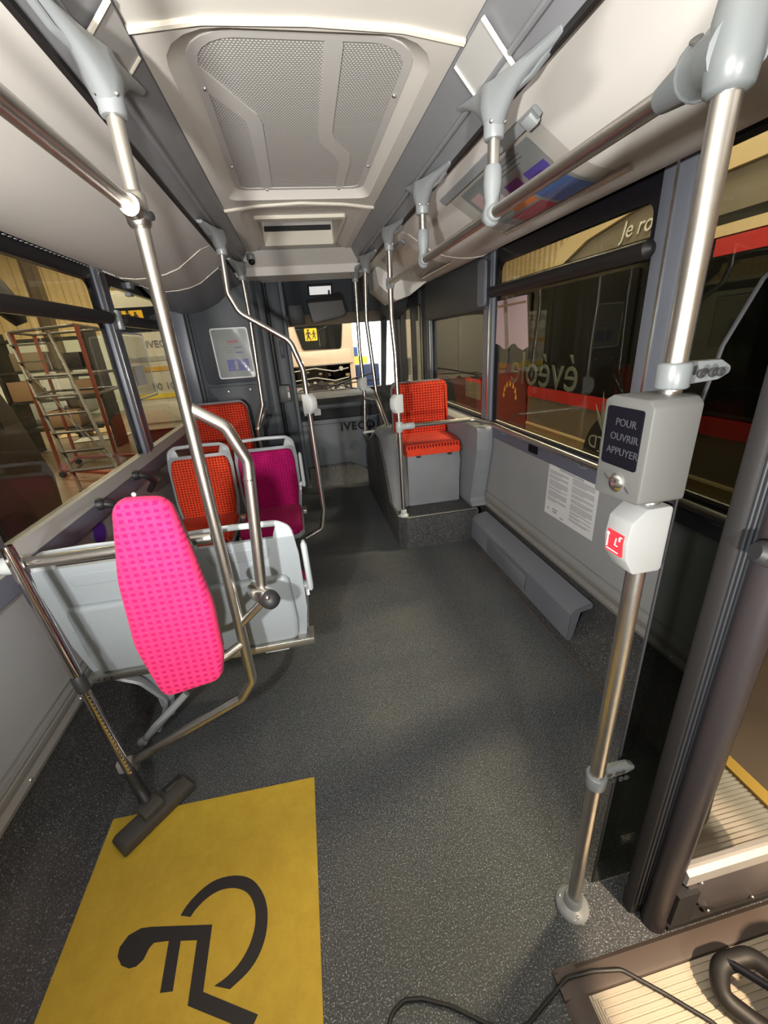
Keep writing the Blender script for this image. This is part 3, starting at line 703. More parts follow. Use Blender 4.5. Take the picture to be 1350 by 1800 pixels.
m = MB(); m.box((-.83, LY+.01, .10), (.07, .035, .05)); m.build('foot_plate', 'alu_dull', gf, bevel=.006)
bracket(gf, LX-.002, LY+.01, -1, yo=.04)
# overhead left rail with its clamp
lr = thing('handrail', 'steel overhead rail running back from the left pole towards the camera', 'handrail', (LX-.02, .3, 1.815))
MB().tube([(LX-.012, LY-.02, 1.822), (-.345, .5, 1.83), (-.35, -1.2, 1.83)], PR+.0005, 18).build('rail', 'steel', lr)
m = MB(); knuckle(m, (LX-.001, LY, 1.815), Z1, V((-.05, -1, .0)), r=.026, L=.034); cl = m.build('tee_clamp', 'steel', lr, ang=60)
m = MB(); m.lathe([(.009, 0), (.0095, .012), (.005, .014)], (LX+.022, LY-.008, 1.80), (1, -.6, 0), 12); m.build('screw', 'dark_cut', cl)
# wall-side joint of the crossbar and rail along the wall
wj = thing('wall_rail', 'short steel rail with white sleeve fixed to the left wall behind the vacuum wand', 'handrail', (-.95, LY, .972))
m = MB(); m.lathe([(.021, 0), (.026, .012), (.027, .05), (.023, .068)], (-.885+.03, LY, .972), -X1, 18); m.build('sleeve', 'fitting_light', wj, ang=60)
MB().tube(fillet([(-.915, LY, .972), (-.965, LY, .970), (-.985, LY-.08, .968), (-.985, -.4, .955)], .04), PR, 16).build('rail', 'steel_bright', wj)
m = MB(); m.lathe([(.030, 0), (.030, .012), (.019, .024), (.017, .075)], (XL+.023, LY-.25, .966), X1, 16); m.build('wall_foot', 'fitting_light', wj)
# bent pole by the magenta seat
p2 = thing('grab_pole', 'steel pole with a long diagonal bend beside the magenta seat', 'pole', (0, 2.75, .3))
MB().tube(fillet([(-.332, 2.75, 2.05), (-.342, 2.75, 1.80), (-.300, 2.75, 1.70), (-.036, 2.75, 1.530), (.018, 2.75, 1.36), (.030, 2.75, .42), (.0, 2.75, .28), (-.12, 2.75, .225)], [.05, .10, .10, .12, .1, .05, .05], 7), PR, 16).build('pole', 'steel', p2)
bracket(p2, -.332, 2.75, -1)
stop_box(.022, 2.75, 1.155, 'white eight-sided stop button on the diagonal pole by the magenta seat', face=V((.75, -.65, 0)).normalized(), red=False)
p3 = thing('grab_pole', 'thin steel pole ending in a side bend by the rear red seat at the left', 'pole', (-.36, 3.7, .8))
MB().tube(fillet([(-.335, 3.70, 2.05), (-.330, 3.70, 1.72), (-.350, 3.70, 1.06), (-.425, 3.70, .87), (-.425, 3.72, .70)], [.2, .05, .05]), PR, 14).build('pole', 'steel', p3)
bracket(p3, -.335, 3.70, -1)
m = MB(); m.tube(fillet([(-.425, 3.70, .86), (-.36, 3.74, .98), (-.34, 3.78, 1.02)], .03), .022, 12); m.build('grip_sleeve', 'steel', p3)

# ================================================================== seats
BACK = rpoly([(-.185, -.06), (.185, -.06), (.208, .10), (.212, .36), (.196, .475), (.15, .512), (-.15, .512), (-.196, .475), (-.212, .36), (-.208, .10)], [.03, .03, .1, .1, .04, .05, .05, .04, .1, .1], 4)
SLOT = rrect(-.135, .135, .452, .490, [.012, .012, .02, .02], 5)
def seat(x, y, ry, label, fab, group=None, tilt=7, arm=0, base=True, cat='seat'):
    # rearward-facing seats turn by ry = pi
    t = thing('passenger_seat', label, cat, (x, y, 0), group); o = V((x, y, 0)); rot = Matrix.Rotation(ry, 3, 'Z')
    u = rot @ X1; f = rot @ Y1; w = Z1*math.cos(R(tilt))-f*math.sin(R(tilt)); n = u.cross(w)*-1.
    if n.dot(f) < 0: n = -n
    bo = o+Z1*.425
    m = MB(); lowb = [p for p in BACK]
    # shell in three bands so that the handle slot stays open
    m.prism(rpoly([(-.185, -.06), (.185, -.06), (.208, .10), (.212, .36), (.205, .446), (-.205, .446), (-.212, .36), (-.208, .10)], [.03, .03, .1, .1, .002, .002, .1, .1], 4), bo-n*.018, u, w, .018 if u.cross(w).dot(n) > 0 else -.018)
    sh = m.build('seat_shell', 'seat_shell', t, bevel=.004)
    m = MB(); m.tube(fillet([bo+u*-.196+w*.43-n*.008, bo+u*-.188+w*.478-n*.008, bo+u*-.150+w*.503-n*.008, bo+w*.508-n*.008, bo+u*.150+w*.503-n*.008, bo+u*.188+w*.478-n*.008, bo+u*.196+w*.43-n*.008], [.04, .05, .3, .05, .04], 4), .0125, 10, squash=.8)
    for q in (-1, 1): m.prism([(q*.128, .44), (q*.205, .44), (q*.198, .475), (q*.165, .503), (q*.146, .494), (q*.137, .47)], bo-n*.016, u, w, .016 if u.cross(w).dot(n) > 0 else -.016)
    lab(m.build('grab_handle', 'seat_white', t, bevel=.003), 'white grab bar along the top of the back')
    # relief on the rear face: upper plate and lower raised panel
    m = MB(); m.puff(rpoly([(-.155, -.04), (.155, -.04), (.165, .06), (.160, .285), (-.160, .285), (-.165, .06)], .035, 4), bo-n*.017, u, w, -n, .024, .012, back=False)
    lab(m.build('rear_panel', 'seat_shell', t, ang=60), 'raised panel on the back of the shell')
    m = MB(); m.puff(rpoly([(-.10, .365), (.10, .365), (.115, .415), (-.115, .415)], .014, 3), bo-n*.017, u, w, -n, .003, .002, back=False); m.build('label_plate', 'seat_shell', t, ang=60)
    m = MB()
    for q in (-1, 1): m.box(tuple(bo+u*q*.195+w*.165-n*.006), (.002, .002, .002))
    for q in (-1, 1): m.tube([bo+u*q*.214+w*.175-n*.004, bo+u*q*.175+w*.165-n*.0195], .0018, 6)
    m.build('shell_joint', 'leg_grey', t)
    m = MB(); m.puff(rpoly([(-.172, .01), (.172, .01), (.190, .14), (.192, .34), (.178, .425), (-.178, .425), (-.192, .34), (-.190, .14)], [.03, .03, .1, .1, .04, .04, .1, .1], 4), bo, u, w, n, .034, .012)
    m.build('back_cushion', fab, t, ang=60)
    # seat pan and cushion
    d = rpoly([(-.20, .0), (.20, .0), (.205, .40), (.17, .465), (-.17, .465), (-.205, .40)], .04, 4)
    m = MB(); m.prism(d, o+Z1*.385, u, f, .03 if u.cross(f).z > 0 else -.03); m.build('seat_pan', 'seat_shell', t, bevel=.006)
    m = MB(); m.puff([(a*.95, c*.97+.012) for a, c in d], o+Z1*.412, u, f, Z1, .045, .014); m.build('seat_cushion', fab, t, ang=60)
    if arm:
        m = MB(); p = o+u*arm*.232+f*.02
        m.tube([p+Z1*.58-f*.005, p+Z1*.60-f*.005, p+Z1*.80-f*.04, p+Z1*.815-f*.042], [.010, .013, .0125, .006], 10, squash=1.5); m.lathe([(.020, -.0), (.020, .018)], p+Z1*.598-u*arm*.03, u*arm, 14); m.prism([(-.02, 0), (.02, 0), (0, .05)], p+Z1*.56-u*arm*.02, f, Z1, .012)
        lab(m.build('armrest', 'seat_white', t, ang=50), 'folded white armrest')
    return t
seat(-.765, 1.475, 0, 'grey shell seat seen from behind, next to the left wall behind the pink pad', 'fabric_magenta')
seat(-.310, 1.475, 0, 'grey shell seat seen from behind on the aisle, nearest double seat', 'fabric_magenta', arm=1)
seat(-.750, 2.875, math.pi, 'orange cushioned seat facing the camera beside the left windows', 'fabric_orange')
seat(-.315, 2.875, math.pi, 'magenta cushioned seat facing the camera beside the aisle', 'fabric_magenta', arm=-1)
def bench(y, dy, label):
    t = thing('seat_support', label, 'seat frame', (-.5, y, 0))
    m = MB(); m.prism([(0, 0), (.10, 0), (.10, .022), (.02, .022), (0, .036)], (-.945, y-.06*dy, .345), Y1*dy, Z1, .86*dy) if False else m.bb(-.945, -.092, y-.035, y+.05, .352, .384)
    bm_ = m.build('beam', 'alu', t, bevel=.004)
    mm = MB()
    for x in (-.92, -.90, -.875): mm.lathe([(.004, 0), (.004, .001)], (x, y-.036, .368), -Y1, 8)
    mm.build('beam_holes', 'dark_cut', bm_)
    m = MB(); m.tube(fillet([(-.88, y+.0, .345), (-.80, y, .30), (-.74, y+.03, .15), (-.79, y-.02, .045)], .06), .022, 8, squash=.5); m.build('leg', 'leg_grey', t)
    m = MB(); m.prism(rpoly([(-.92, .345), (-.64, .350), (-.70, .22), (-.735, .06), (-.775, .05), (-.78, .24), (-.83, .315)], .02, 3), (0, y+.06, 0), X1, Z1, .03); m.build('leg', 'leg_grey', t, bevel=.004)
    m = MB(); m.tube(fillet([(-.70, y-.05, .30), (-.745, y-.06, .13), (-.82, y-.07, .085)], .04), [.012]*11, 10) if False else m.tube([(-.64, y-.02, .21), (-.78, y-.06, .10), (-.83, y-.075, .06)], [.014, .018, .012], 10); m.ball((-.835, y-.075, .055), .020, 10)
    m.build('foot', 'fitting_grey', t)
    m = MB(); m.bb(-.30, -.20, y-.02, y+.03, .335, .352); m.build('clip_or_glint', 'seat_white', t, bevel=.004)
bench(1.46, 1, 'pale metal beam and cast grey legs under the near double seat')
bench(2.93, -1, 'pale metal beam and grey legs under the orange and magenta seats')
# tall red seat in front of the partition, on the left wheel box
t = thing('passenger_seat', 'tall red seat at the left in front of the poster panel', 'seat', (-.75, 3.98, .40))
m = MB(); m.puff(rpoly([(-.25, 0), (.25, 0), (.235, .52), (.195, .575), (-.205, .575), (-.24, .52)], [.02, .02, .05, .05, .05, .05], 4), (-.755, 3.95, .50), X1*-1, V((0, .07, 1)).normalized(), -Y1, .07, .025); m.build('back_cushion', 'fabric_red', t, ang=60)
m = MB(); m.puff(rpoly([(-.26, -.01), (.26, -.01), (.245, .53), (.20, .59), (-.21, .59), (-.25, .53)], [.02, .02, .05, .05, .05, .05], 4), (-.755, 3.955, .50), X1, V((0, .07, 1)).normalized(), Y1, .035, .02); m.build('seat_back', 'moulded_grey', t, ang=60)
m = MB(); m.puff(rrect(-1.0, -.51, 3.50, 3.97, .06), (0, 0, .44), X1, Y1, Z1, .07, .02); m.build('seat_cushion', 'fabric_red', t, ang=60)
wb = MB(); wb.prism(rpoly([(3.42, 0), (4.25, 0), (4.25, .44), (3.50, .44)], .05), (-1.03, 0, 0), Y1, Z1, .56); tag(wb.build('wheel_box', 'moulded_grey', bevel=.01, loc=(-.75, 3.85, 0)), 'grey moulded wheel box under the tall red seat', 'wheel box')
# padded pink board of the wheelchair bay
t = thing('backrest_pad', 'tall bright pink dotted backrest pad of the wheelchair bay', 'backrest', (-.46, 1.13, .5))
PADP = rpoly([(-.085, .0), (.100, .030), (.118, .12), (.118, .30), (.088, .50), (.062, .640), (-.052, .650), (-.080, .625), (-.118, .42), (-.126, .20)], [.045, .05, .06, .3, .3, .05, .06, .04, .3, .3], 5)
PADP = [(a*.97, c*1.0) for a, c in PADP]
def padbend(a, c): return -.02*(c/.65)**2*0
uP = V((1, .0, 0)); wP = V((.035, .02, 1)).normalized()
m = MB(); m.puff(PADP, (-.471, 1.120, .517), uP, wP, -Y1, .038, .016); m.build('cushion', 'fabric_pink', t, ang=60)
m = MB(); m.prism([(a*.96, .02+c*.96) for a, c in PADP], (-.471, 1.140, .517), uP, wP, -.0) if False else m.prism([(a*.96, .01+c*.96) for a, c in PADP], (-.471, 1.146, .517), uP, wP, .024); m.build('backing_board', 'box_grey', t)
m = MB(); m.bb(-.50, -.42, 1.15, 1.232, .93, 1.0); m.bb(-.48, -.43, 1.15, 1.19, .53, .57); m.build('mounting_block', 'fitting_grey', t, bevel=.004)
m = MB(); m.lathe([(.006, 0), (.006, .004)], (-.472, 1.135, 1.170), -Y1, 12); lab(m.build('peg', 'fitting_grey', t), 'little white peg on top')

# right-hand podium and red seat ------------------------------------------------
t = thing('seat_podium', 'speckled step and grey wheel box carrying the right-hand red seat', 'podium', (.9, 3.3, 0))
m = MB(); m.prism(rpoly([(.575, 4.30), (.575, 2.83), (.635, 2.765), (1.20, 2.765), (1.20, 4.30)][::-1], [0.002, .002, .03, .03, .002], 4), (0, 0, 0), X1, Y1, .25); m.build('step', 'floor_vinyl_step', t)
m = MB(); m.prism([(2.9, .2), (3.11, .26), (3.28, .52), (3.48, .70), (3.75, .70), (4.1, .56), (4.30, .40), (4.30, .2)], (.574, 0, 0), Y1, Z1, .02); m.build('side_skirt', 'floor_vinyl_step', t)
m = MB(); m.tube(fillet([(.588, 4.0, .256), (.588, 2.835, .256), (.642, 2.778, .256), (1.19, 2.778, .256)], .03), .011, 8, squash=.5); m.build('step_edge', 'alu', t)
m = MB(); m.sheet([[V((x, y, z)) for y, z in q] for x, q in ((.592, [(2.93, .25), (3.09, .27), (3.27, .525), (3.47, .70), (3.76, .72), (4.25, .52)]), (.62, [(2.95, .25), (3.04, .30), (3.20, .56), (3.42, .745), (3.75, .765), (4.25, .58)]), (.70, [(3.02, .25), (3.03, .35), (3.10, .62), (3.35, .77), (3.75, .79), (4.25, .62)]), (.74, [(3.03, .25), (3.035, .40), (3.06, .64), (3.30, .77), (3.75, .79), (4.25, .62)]))])
m.build('wheel_box', 'moulded_grey', t, ang=60)
m = MB(); m.prism(rpoly([(.715, .25), (1.135, .25), (1.135, .45), (1.145, .58), (1.135, .665), (.715, .665)], .012), (0, 3.06, 0), X1, Z1, .05) ; lab(m.build('front_panel', 'moulded_grey', t, bevel=.008), 'grey panel under the red cushion')
m = MB(); m.prism(rpoly([(2.80, .25), (2.86, .30), (2.80, .50), (2.745, .72), (2.74, .88), (4.2, .88), (4.2, .25)][::-1], .03), (1.165, 0, 0), Y1, Z1, .12); lab(m.build('side_wing', 'moulded_grey', t, bevel=.008), 'grey moulded wing between seat and wall')
t = thing('passenger_seat', 'red dotted single seat on the raised step at the right', 'seat', (.92, 3.2, .66))
m = MB(); m.puff(rpoly([(-.235, 0), (.235, 0), (.235, .06), (.225, .40), (.19, .445), (-.215, .445), (-.232, .40), (-.235, .06)], [.015, .015, .04, .03, .06, .04, .03, .04], 4), (.945, 3.44, .715), X1*-1, V((0, .05, 1)).normalized(), -Y1, .075, .022, back=True); m.build('back_cushion', 'fabric_red', t, ang=60)
m = MB(); m.puff(rpoly([(-.24, -.02), (.24, -.02), (.235, .40), (.19, .452), (-.22, .452), (-.238, .40)], .04, 4), (.945, 3.445, .715), X1, V((0, .05, 1)).normalized(), Y1, .05, .02); m.build('seat_back', 'moulded_grey', t, ang=60)
m = MB(); m.puff(rpoly([(.690, 2.955), (1.128, 2.955), (1.165, 3.10), (1.165, 3.42), (.70, 3.42)], .035, 5), (0, 0, .672), X1, Y1, Z1, .085, .024); m.build('seat_cushion', 'fabric_red', t, ang=60)
m = MB()
for x in (.80, 1.05): m.bb(x-.015, x+.015, 2.99, 3.03, .645, .676)
m.build('clip_or_glint', 'black_plastic', t)

# ================================================================== floor-level pieces
# grey convector along the right wall
t = thing('heater_casing', 'long grey heater casing along the foot of the right wall', 'heater', (1.2, 2.13, 0))
HP = [(1.142, .028), (1.150, .175), (1.163, .198), (1.195, .212), (1.262, .225), (1.262, .200), (1.20, .19), (1.168, .03)]
m = MB(); m.extr(HP, 1.50, 2.765); m.build('casing', 'heater_grey', t, ang=25)
m = MB(); m.prism([(1.142, .028), (1.150, .175), (1.163, .198), (1.195, .212), (1.262, .225), (1.262, .205), (1.185, .185), (1.160, .02)], (0, 1.505, 0), X1, Z1, .006); m.build('end_plate', 'heater_grey', t)
for y0, y1, pr in ((1.93, 2.46, .006), (1.61, 1.80, -.0)):
    m = MB(); m.prism(rrect(y0, y1, .045, .160, .004), (1.1400 if pr else 1.1425, 0, 0), Y1, V((.05, 0, 1)).normalized(), -.004 if pr else .004)
    m.v = [p-X1*(pr if pr else .0012) for p in m.v]; lab(m.build('access_panel', 'heater_grey' if pr else 'slate_light', t, bevel=.002), 'flat inset panel')
# yellow wheelchair place
t = thing('floor_marking', 'yellow floor sheet with a black wheelchair symbol', 'floor sign', (-.49, .6, 0))
m = MB(); m.prism([(-.8635, -.30), (-.160, -.30), (-.1555, 1.104), (-.8625, 1.120)], (0, 0, .0004), X1, Y1, .0016); m.build('sheet', 'yellow_vinyl', t)
AO = [(-.554, .778), (-.541, .801), (-.511, .828), (-.471, .848), (-.41, .847), (-.355, .825), (-.317, .777), (-.302, .731), (-.303, .681), (-.318, .642), (-.344, .613), (-.389, .591)]
AI = [(-.43, .606), (-.399, .616), (-.369, .636), (-.346, .668), (-.335, .71), (-.341, .752), (-.364, .791), (-.406, .813), (-.451, .817), (-.488, .804), (-.514, .783), (-.524, .768)]
def smooth(p, n=2):
    for _ in range(n):
        q = [p[0]]
        for a, c in zip(p[:-1], p[1:]): q += [(a[0]*.75+c[0]*.25, a[1]*.75+c[1]*.25), (a[0]*.25+c[0]*.75, a[1]*.25+c[1]*.75)]
        p = q+[p[-1]]
    return p
k = 1.0
m = MB(); m.prism([(a*k, c*k) for a, c in smooth(AO)+smooth(AI)], (0, 0, .0019), X1, Y1, .0006)
BODY = [(-.458, .736), (-.631, .770), (-.660, .773), (-.690, .764), (-.705, .742), (-.703, .722), (-.686, .701), (-.663, .690), (-.645, .690), (-.630, .700), (-.622, .722), (-.612, .731), (-.572, .726), (-.566, .623), (-.534, .619), (-.539, .719), (-.494, .710), (-.490, .584), (-.330, .507), (-.314, .531), (-.456, .601)]
m.prism(BODY, (0, 0, .0019), X1, Y1, .0006)
m.build('wheelchair_symbol', 'symbol_black', t)
# vacuum wand
t = thing('vacuum_wand', 'chrome vacuum wand with dark floor nozzle leaning on the left crossbar', 'vacuum wand', (-.72, 1.10, 0))
A, B2 = V((-.765, 1.150, .085)), V((-.862, 1.205, 1.045)); D = (B2-A)
MB().tube([A+D*.50, A+D*.985, B2], [.0165, .0165, .0155], 18).build('upper_tube', 'chrome', t)
m = MB(); m.lathe([(.0185, -.03), (.0205, -.022), (.0205, .022), (.0185, .03)], A+D*.50, D, 18); m.build('tube_lock', 'black_plastic', t)
MB().tube([A+D*.07, A+D*.49], .0142, 16).build('lower_tube', 'chrome', t)
m = MB(); side = V((.62, -.78, .1)).normalized()
for i in range(22): m.box(tuple(A+D*(.09+.017*i)+side*.0128), (.012, .004, .0055))
stuff(lab(m.build('ratchet_notches', 'chrome', t), 'row of small notches down the lower tube'))
m = MB(); m.tube([A+D*.09, A+D*.01, A-Z1*.02+V((.012, -.01, 0)), V((-.735, 1.115, .048))], [.0175, .0185, .019, .020], 16); m.build('neck', 'black_plastic', t)
nd = V((.160, .170, 0)).normalized(); npd = V((nd.y, -nd.x, 0))
Nc = V((-.707, 1.095, 0))
m = MB(); m.prism(rpoly([(-.132, .006), (.132, .006), (.132, .026), (.125, .040), (-.118, .040), (-.132, .030)], .006), Nc-npd*.036, nd, Z1, -.072 if nd.cross(Z1).dot(npd) < 0 else .072); m.build('nozzle_body', 'nozzle_grey', t, bevel=.005)
m = MB(); m.box(tuple(Nc-npd*.012-nd*.005+Z1*.047), (.072, .062, .030), rz=math.atan2(nd.y, nd.x)); m.build('swivel_cover', 'nozzle_grey', t, bevel=.006)
m = MB(); m.box(tuple(Nc-npd*.020+nd*.078+Z1*.042), (.045, .010, .010), rz=math.atan2(nd.y, nd.x)); m.build('pedal', 'nozzle_grey', t, bevel=.002)
m = MB(); m.box(tuple(Nc-npd*.033+nd*.085+Z1*.034), (.07, .02, .016), rz=math.atan2(nd.y, nd.x)); m.build('recess', 'black_plastic', t)
# ribbed threshold plate at the middle door, rubber nosing round it
t = thing('threshold_plate', 'ribbed cream door threshold plate with dark rubber nosing at lower right', 'threshold', (.8, .2, 0))
m = MB(); m.bb(.478, 1.33, -.75, .389, -.03, .001); m.build('plate', 'ribbed_cream', t)
m = MB()
for i in range(70):
    y = .384-.0135*i; x0 = .482+(.0 if i > 0 else 0)
    m.bb(.500 if i else .485, 1.325, y-.0042, y+.0042, .001, .0042)
for i in range(3): m.bb(.482+.0065*i, .4855+.0065*i, -.56, .378, .001, .0042)
stuff(m.build('ribs', 'ribbed_cream', t, flat=True))
m = MB(); m.extr([(.416, .0005), (.478, .0005), (.476, .010), (.466, .014), (.43, .010)], -.75, .446); m.prism([(.389, .0005), (.446, .0005), (.436, .010), (.40, .014), (.391, .012)], (.416, 0, 0), Y1, Z1, .885)
m.build('nosing', 'nosing', t)
m = MB(); m.bb(1.30, 1.345, -.75, .43, -.01, .016); lab(m.build('outer_edge', 'gold', t), 'yellow outer edge strip')

# ================================================================== front of the bus
t = thing('driver_partition', 'dark slate partition behind the driver with a poster frame on it', 'partition', (-.6, 4.27, .4))
m = MB(); m.bb(-1.045, -.300, 4.26, 4.30, .35, 2.12); m.build('panel', 'slate', t, bevel=.004)
m = MB(); m.prism(rpoly([(-.86, 1.22), (-.39, 1.22), (-.36, 1.98), (-.40, 2.06), (-.80, 2.06), (-.88, 1.92)], .05), (0, 4.262, 0), X1, Z1, .012); lab(m.build('upper_panel', 'slate', t, bevel=.006), 'upper moulded panel')
m = MB(); m.prism(rpoly([(-.87, .45), (-.385, .45), (-.385, 1.195), (-.87, 1.195)], .02), (0, 4.262, 0), X1, Z1, .010); lab(m.build('lower_panel', 'slate', t, bevel=.006), 'lower moulded panel')
for x, z in ((-.69, 1.145), (-.49, 1.15)): MB().lathe([(.010, 0), (.010, .004), (.004, .006)], (x, 4.25, z), -Y1, 10).build('screw', 'screw', t)
m = MB(); m.bb(-.925, -.895, 4.225, 4.262, .5, 2.05); m.build('edge_channel', 'slate_dark', t, bevel=.005)
m = MB(); m.bb(-1.045, -.93, 4.23, 4.262, .9, 2.05); m.build('side_post', 'pillar_blue', t, bevel=.01)
m = MB(); m.bb(-.345, -.235, 4.275, 4.50, .02, 2.10); lab(m.build('corner_post', 'slate', t, bevel=.03), 'rounded corner post')
m = MB(); m.bb(-.230, -.215, 4.40, 4.50, .02, 2.10); m.build('door_gap', 'dark_cut', t)
t = thing('cab_door', 'dark narrow driver cab door beside the aisle under the bulkhead', 'door', (-.13, 4.55, 0))
m = MB(); m.bb(-.215, -.100, 4.48, 4.53, .02, 2.08); m.build('leaf', 'slate', t, bevel=.01)
m = MB(); m.bb(-.100, -.060, 4.52, 4.57, .02, 2.09); lab(m.build('leading_edge', 'slate_light', t, bevel=.01), 'paler leading edge')
m = MB(); m.bb(-.112, -.098, 4.50, 4.535, .02, 2.08); m.build('seal', 'black_rubber', t)
m = MB(); m.bb(-.165, -.13, 4.470, 4.482, 1.40, 1.56); m.build('lock_plate', 'slate_dark', t, bevel=.003)
t = thing('ticket_validator', 'small grey ticket validator with red and white marks on the cab door', 'validator', (-.17, 4.44, 1.02))
m = MB(); m.bb(-.245, -.125, 4.385, 4.478, .985, 1.150); m.build('housing', 'box_grey', t, bevel=.010)
m = MB(); m.bb(-.160, -.130, 4.380, 4.388, 1.01, 1.14); m.build('face', 'slate_light', t)
m = MB(); m.bb(-.150, -.133, 4.377, 4.382, 1.105, 1.12); m.build('red_mark', 'red_label', t)
m = MB(); m.bb(-.150, -.135, 4.377, 4.382, 1.03, 1.08); m.build('white_mark', 'white_ink', t)
# poster frame
t = thing('wall_poster', 'white framed pale poster with a violet blue block on the dark partition', 'poster', (-.58, 4.24, 1.26))
uP2 = V((1, 0, -.012)).normalized(); wP2 = V((-.02, 0, 1)).normalized(); O = V((-.738, 4.244, 1.262))
OUTR = rrect(0, .325, 0, .432, .022, 4); INR = rrect(.011, .314, .011, .421, .014, 4)
m = MB(); m.sheet([[O+uP2*a+wP2*c+Y1*d for a, c in q] for q, d in ((OUTR, 0), (OUTR, -.008), (INR, -.008), (INR, 0), (OUTR, 0))], closed=True); m.build('frame', 'lamp_frame_white', t, ang=30)
def onp(mat, nm, x0, x1, z0, z1, d, par=t): return MB().prism(rrect(x0, x1, z0, z1, .002, 2), O+Y1*d, uP2, wP2, .001).build(nm, mat, par)
onp('poster_pale', 'sheet', .01, .315, .01, .422, -.001)
onp('poster_blue', 'blue_block', .095, .285, .065, .165, -.0025)
for q in ((.185, .255, .262, .272), (.185, .255, .218, .228)): onp('poster_blue', 'blue_bar', *q, -.0025)
for q in ((.13, .225, .318, .324), (.13, .225, .308, .313)): onp('red_label', 'red_line', *q, -.0025)
for q in ((.10, .165, .27, .273), (.10, .15, .245, .248), (.10, .15, .225, .228)): onp('ink_soft', 'text_line', *q, -.0025)
onp('poster_pale', 'white_figure', .158, .185, .075, .155, -.0035)
m = MB(); m.sheet([[O+uP2*a+wP2*c+Y1*(-.0075+.0015*math.sin(a*40+c*25)) for a in [.01+.305*i/14 for i in range(15)]] for c in [.01+.41*i/14 for i in range(15)]]); lab(m.build('clear_cover', 'clear_film', t), 'wavy clear plastic cover')

# dashboard block
t = thing('dashboard', 'slate dashboard and engine cover with black raised lettering at the front', 'dashboard', (.35, 4.7, .0))
m = MB(); m.prism(rpoly([(-.07, .22), (.42, .235), (.86, .02), (.86, .735), (-.07, .735)], .01), (0, 4.62, 0), X1, Z1, -.10); m.build('front_panel', 'slate_light', t, bevel=.008)
m = MB(); m.bb(-.07, .80, 4.612, 4.622, .685, .69); m.build('groove', 'slate_dark', t)
m = MB(); m.bb(-.07, .82, 4.70, 4.90, .735, .90); lab(m.build('open_shelf', 'dark_cut', t), 'dark open shelf')
m = MB(); m.extr([(0, 0), (1, 0), (1, 1), (0, 1)], 0, 0) if False else m.prism([(4.60, .845), (4.66, .825), (5.35, .90), (5.35, .96), (4.72, .935)], (-.07, 0, 0), Y1, Z1, 0) if False else m.prism([(4.60, .845), (4.60, .90), (4.72, .945), (5.35, .96), (5.35, .86), (4.72, .845)], (-.07, 0, 0), Y1, Z1, .90); m.build('dash_top', 'slate', t, bevel=.01)
m = MB(); m.bb(-1.0, -.07, 4.95, 5.38, .55, .95); lab(m.build('cab_console', 'slate', t, bevel=.03), 'console on the driver side')
text('IVECO', .115, (.345, 4.518, .615), X1, V((.0, 0, 1)), 'black_gloss', t, ext=.006, align='LEFT', bold=.003, space=1.18)
m = MB(); m.sheet([[V((-.05, 4.55, .0)), V((.80, 4.50, .0))], [V((-.05, 4.66, .245)), V((.45, 4.66, .245))]]); lab(m.build('ramp', 'floor_vinyl_step', t), 'speckled sloping foot')
m = MB(); m.lathe([(.05, 0), (.055, .02), (.05, .23), (.045, .25)], (.80, 4.52, .50), Z1, 16); lab(m.build('side_column', 'slate_dark', t), 'dark rounded column')
for i, (x0, x1, z0, z1) in enumerate(((-.02, .035, .80, .91), (.085, .155, .795, .87))):
    m = MB(); m.prism([(x0, z0), (x1, z0), (x1+.004, z1-.02), (x1-.02, z1), (x0, z1)], (0, 4.585, 0), X1, Z1, .003)
    tag(m.build('paper_card', 'paper', loc=((x0+x1)/2, 4.585, z0)), ('tall white card on the dashboard left of the diagonal pole', 'cut-corner white card on the dashboard right of the diagonal pole')[i], 'card', 'white cards on the dashboard')
m = MB(); m.prism(rrect(.60, .70, .96, 1.05, .005), (0, 5.02, 0), X1, V((0, .6, .8)), .003); tag(m.build('paper_sheet', 'paper', loc=(.65, 5.02, .96)), 'loose white paper on the dashboard top by the windscreen', 'paper')
m = MB(); m.tube(fillet([(-.05, 4.95, 1.02), (.15, 4.98, 1.075), (.42, 5.0, 1.05), (.62, 5.02, .99)], .08), .006, 6); m.tube([(.30, 5.0, 1.062), (.34, 5.0, .99)], .005, 6)
tag(m.build('cable', 'cable_black', loc=(.3, 5., .95)), 'thin dark cable trailing over the dashboard', 'cable')
# over the windscreen
t = thing('destination_housing', 'dark slate housing over the windscreen with small white lamp', 'housing', (.35, 5.2, 1.75))
m = MB(); m.prism([(4.42, 2.30), (4.57, 2.17), (4.95, 1.80), (5.40, 1.71), (5.50, 1.71), (5.50, 2.30)], (-.95, 0, 0), Y1, Z1, 2.2); m.build('housing_body', 'slate', t, bevel=.01)
hn = V((0, -.36, -.93)).normalized(); hu = X1; hv = V((0, -.94, .344)).normalized()*1
m = MB(); m.box((.305, 4.735, 2.008), (.25, .13, .02), M3=Matrix.Rotation(R(-44), 3, 'X')); m.build('lamp_frame', 'black_plastic', t)
m = MB(); m.box((.305, 4.730, 2.003), (.215, .09, .02), M3=Matrix.Rotation(R(-44), 3, 'X')); m.build('lamp_lens', 'lamp_white', t)
MB().ball((.30, 4.60, 2.13), .012, 10).build('screw', 'screw', t)
m = MB(); m.prism(rpoly([(-.02, 1.64), (.20, 1.69), (.20, 1.95), (.03, 1.98), (-.05, 1.95)], .03), (0, 5.0, 0), X1, Z1, .04) if False else m.bb(-.05, .12, 4.86, 5.1, 1.70, 2.0); lab(m.build('dark_visor', 'slate_dark', t, bevel=.01), 'dark visor at the left')
t = thing('interior_mirror', 'black framed tilted interior mirror above the windscreen', 'mirror', (.345, 4.66, 1.83))
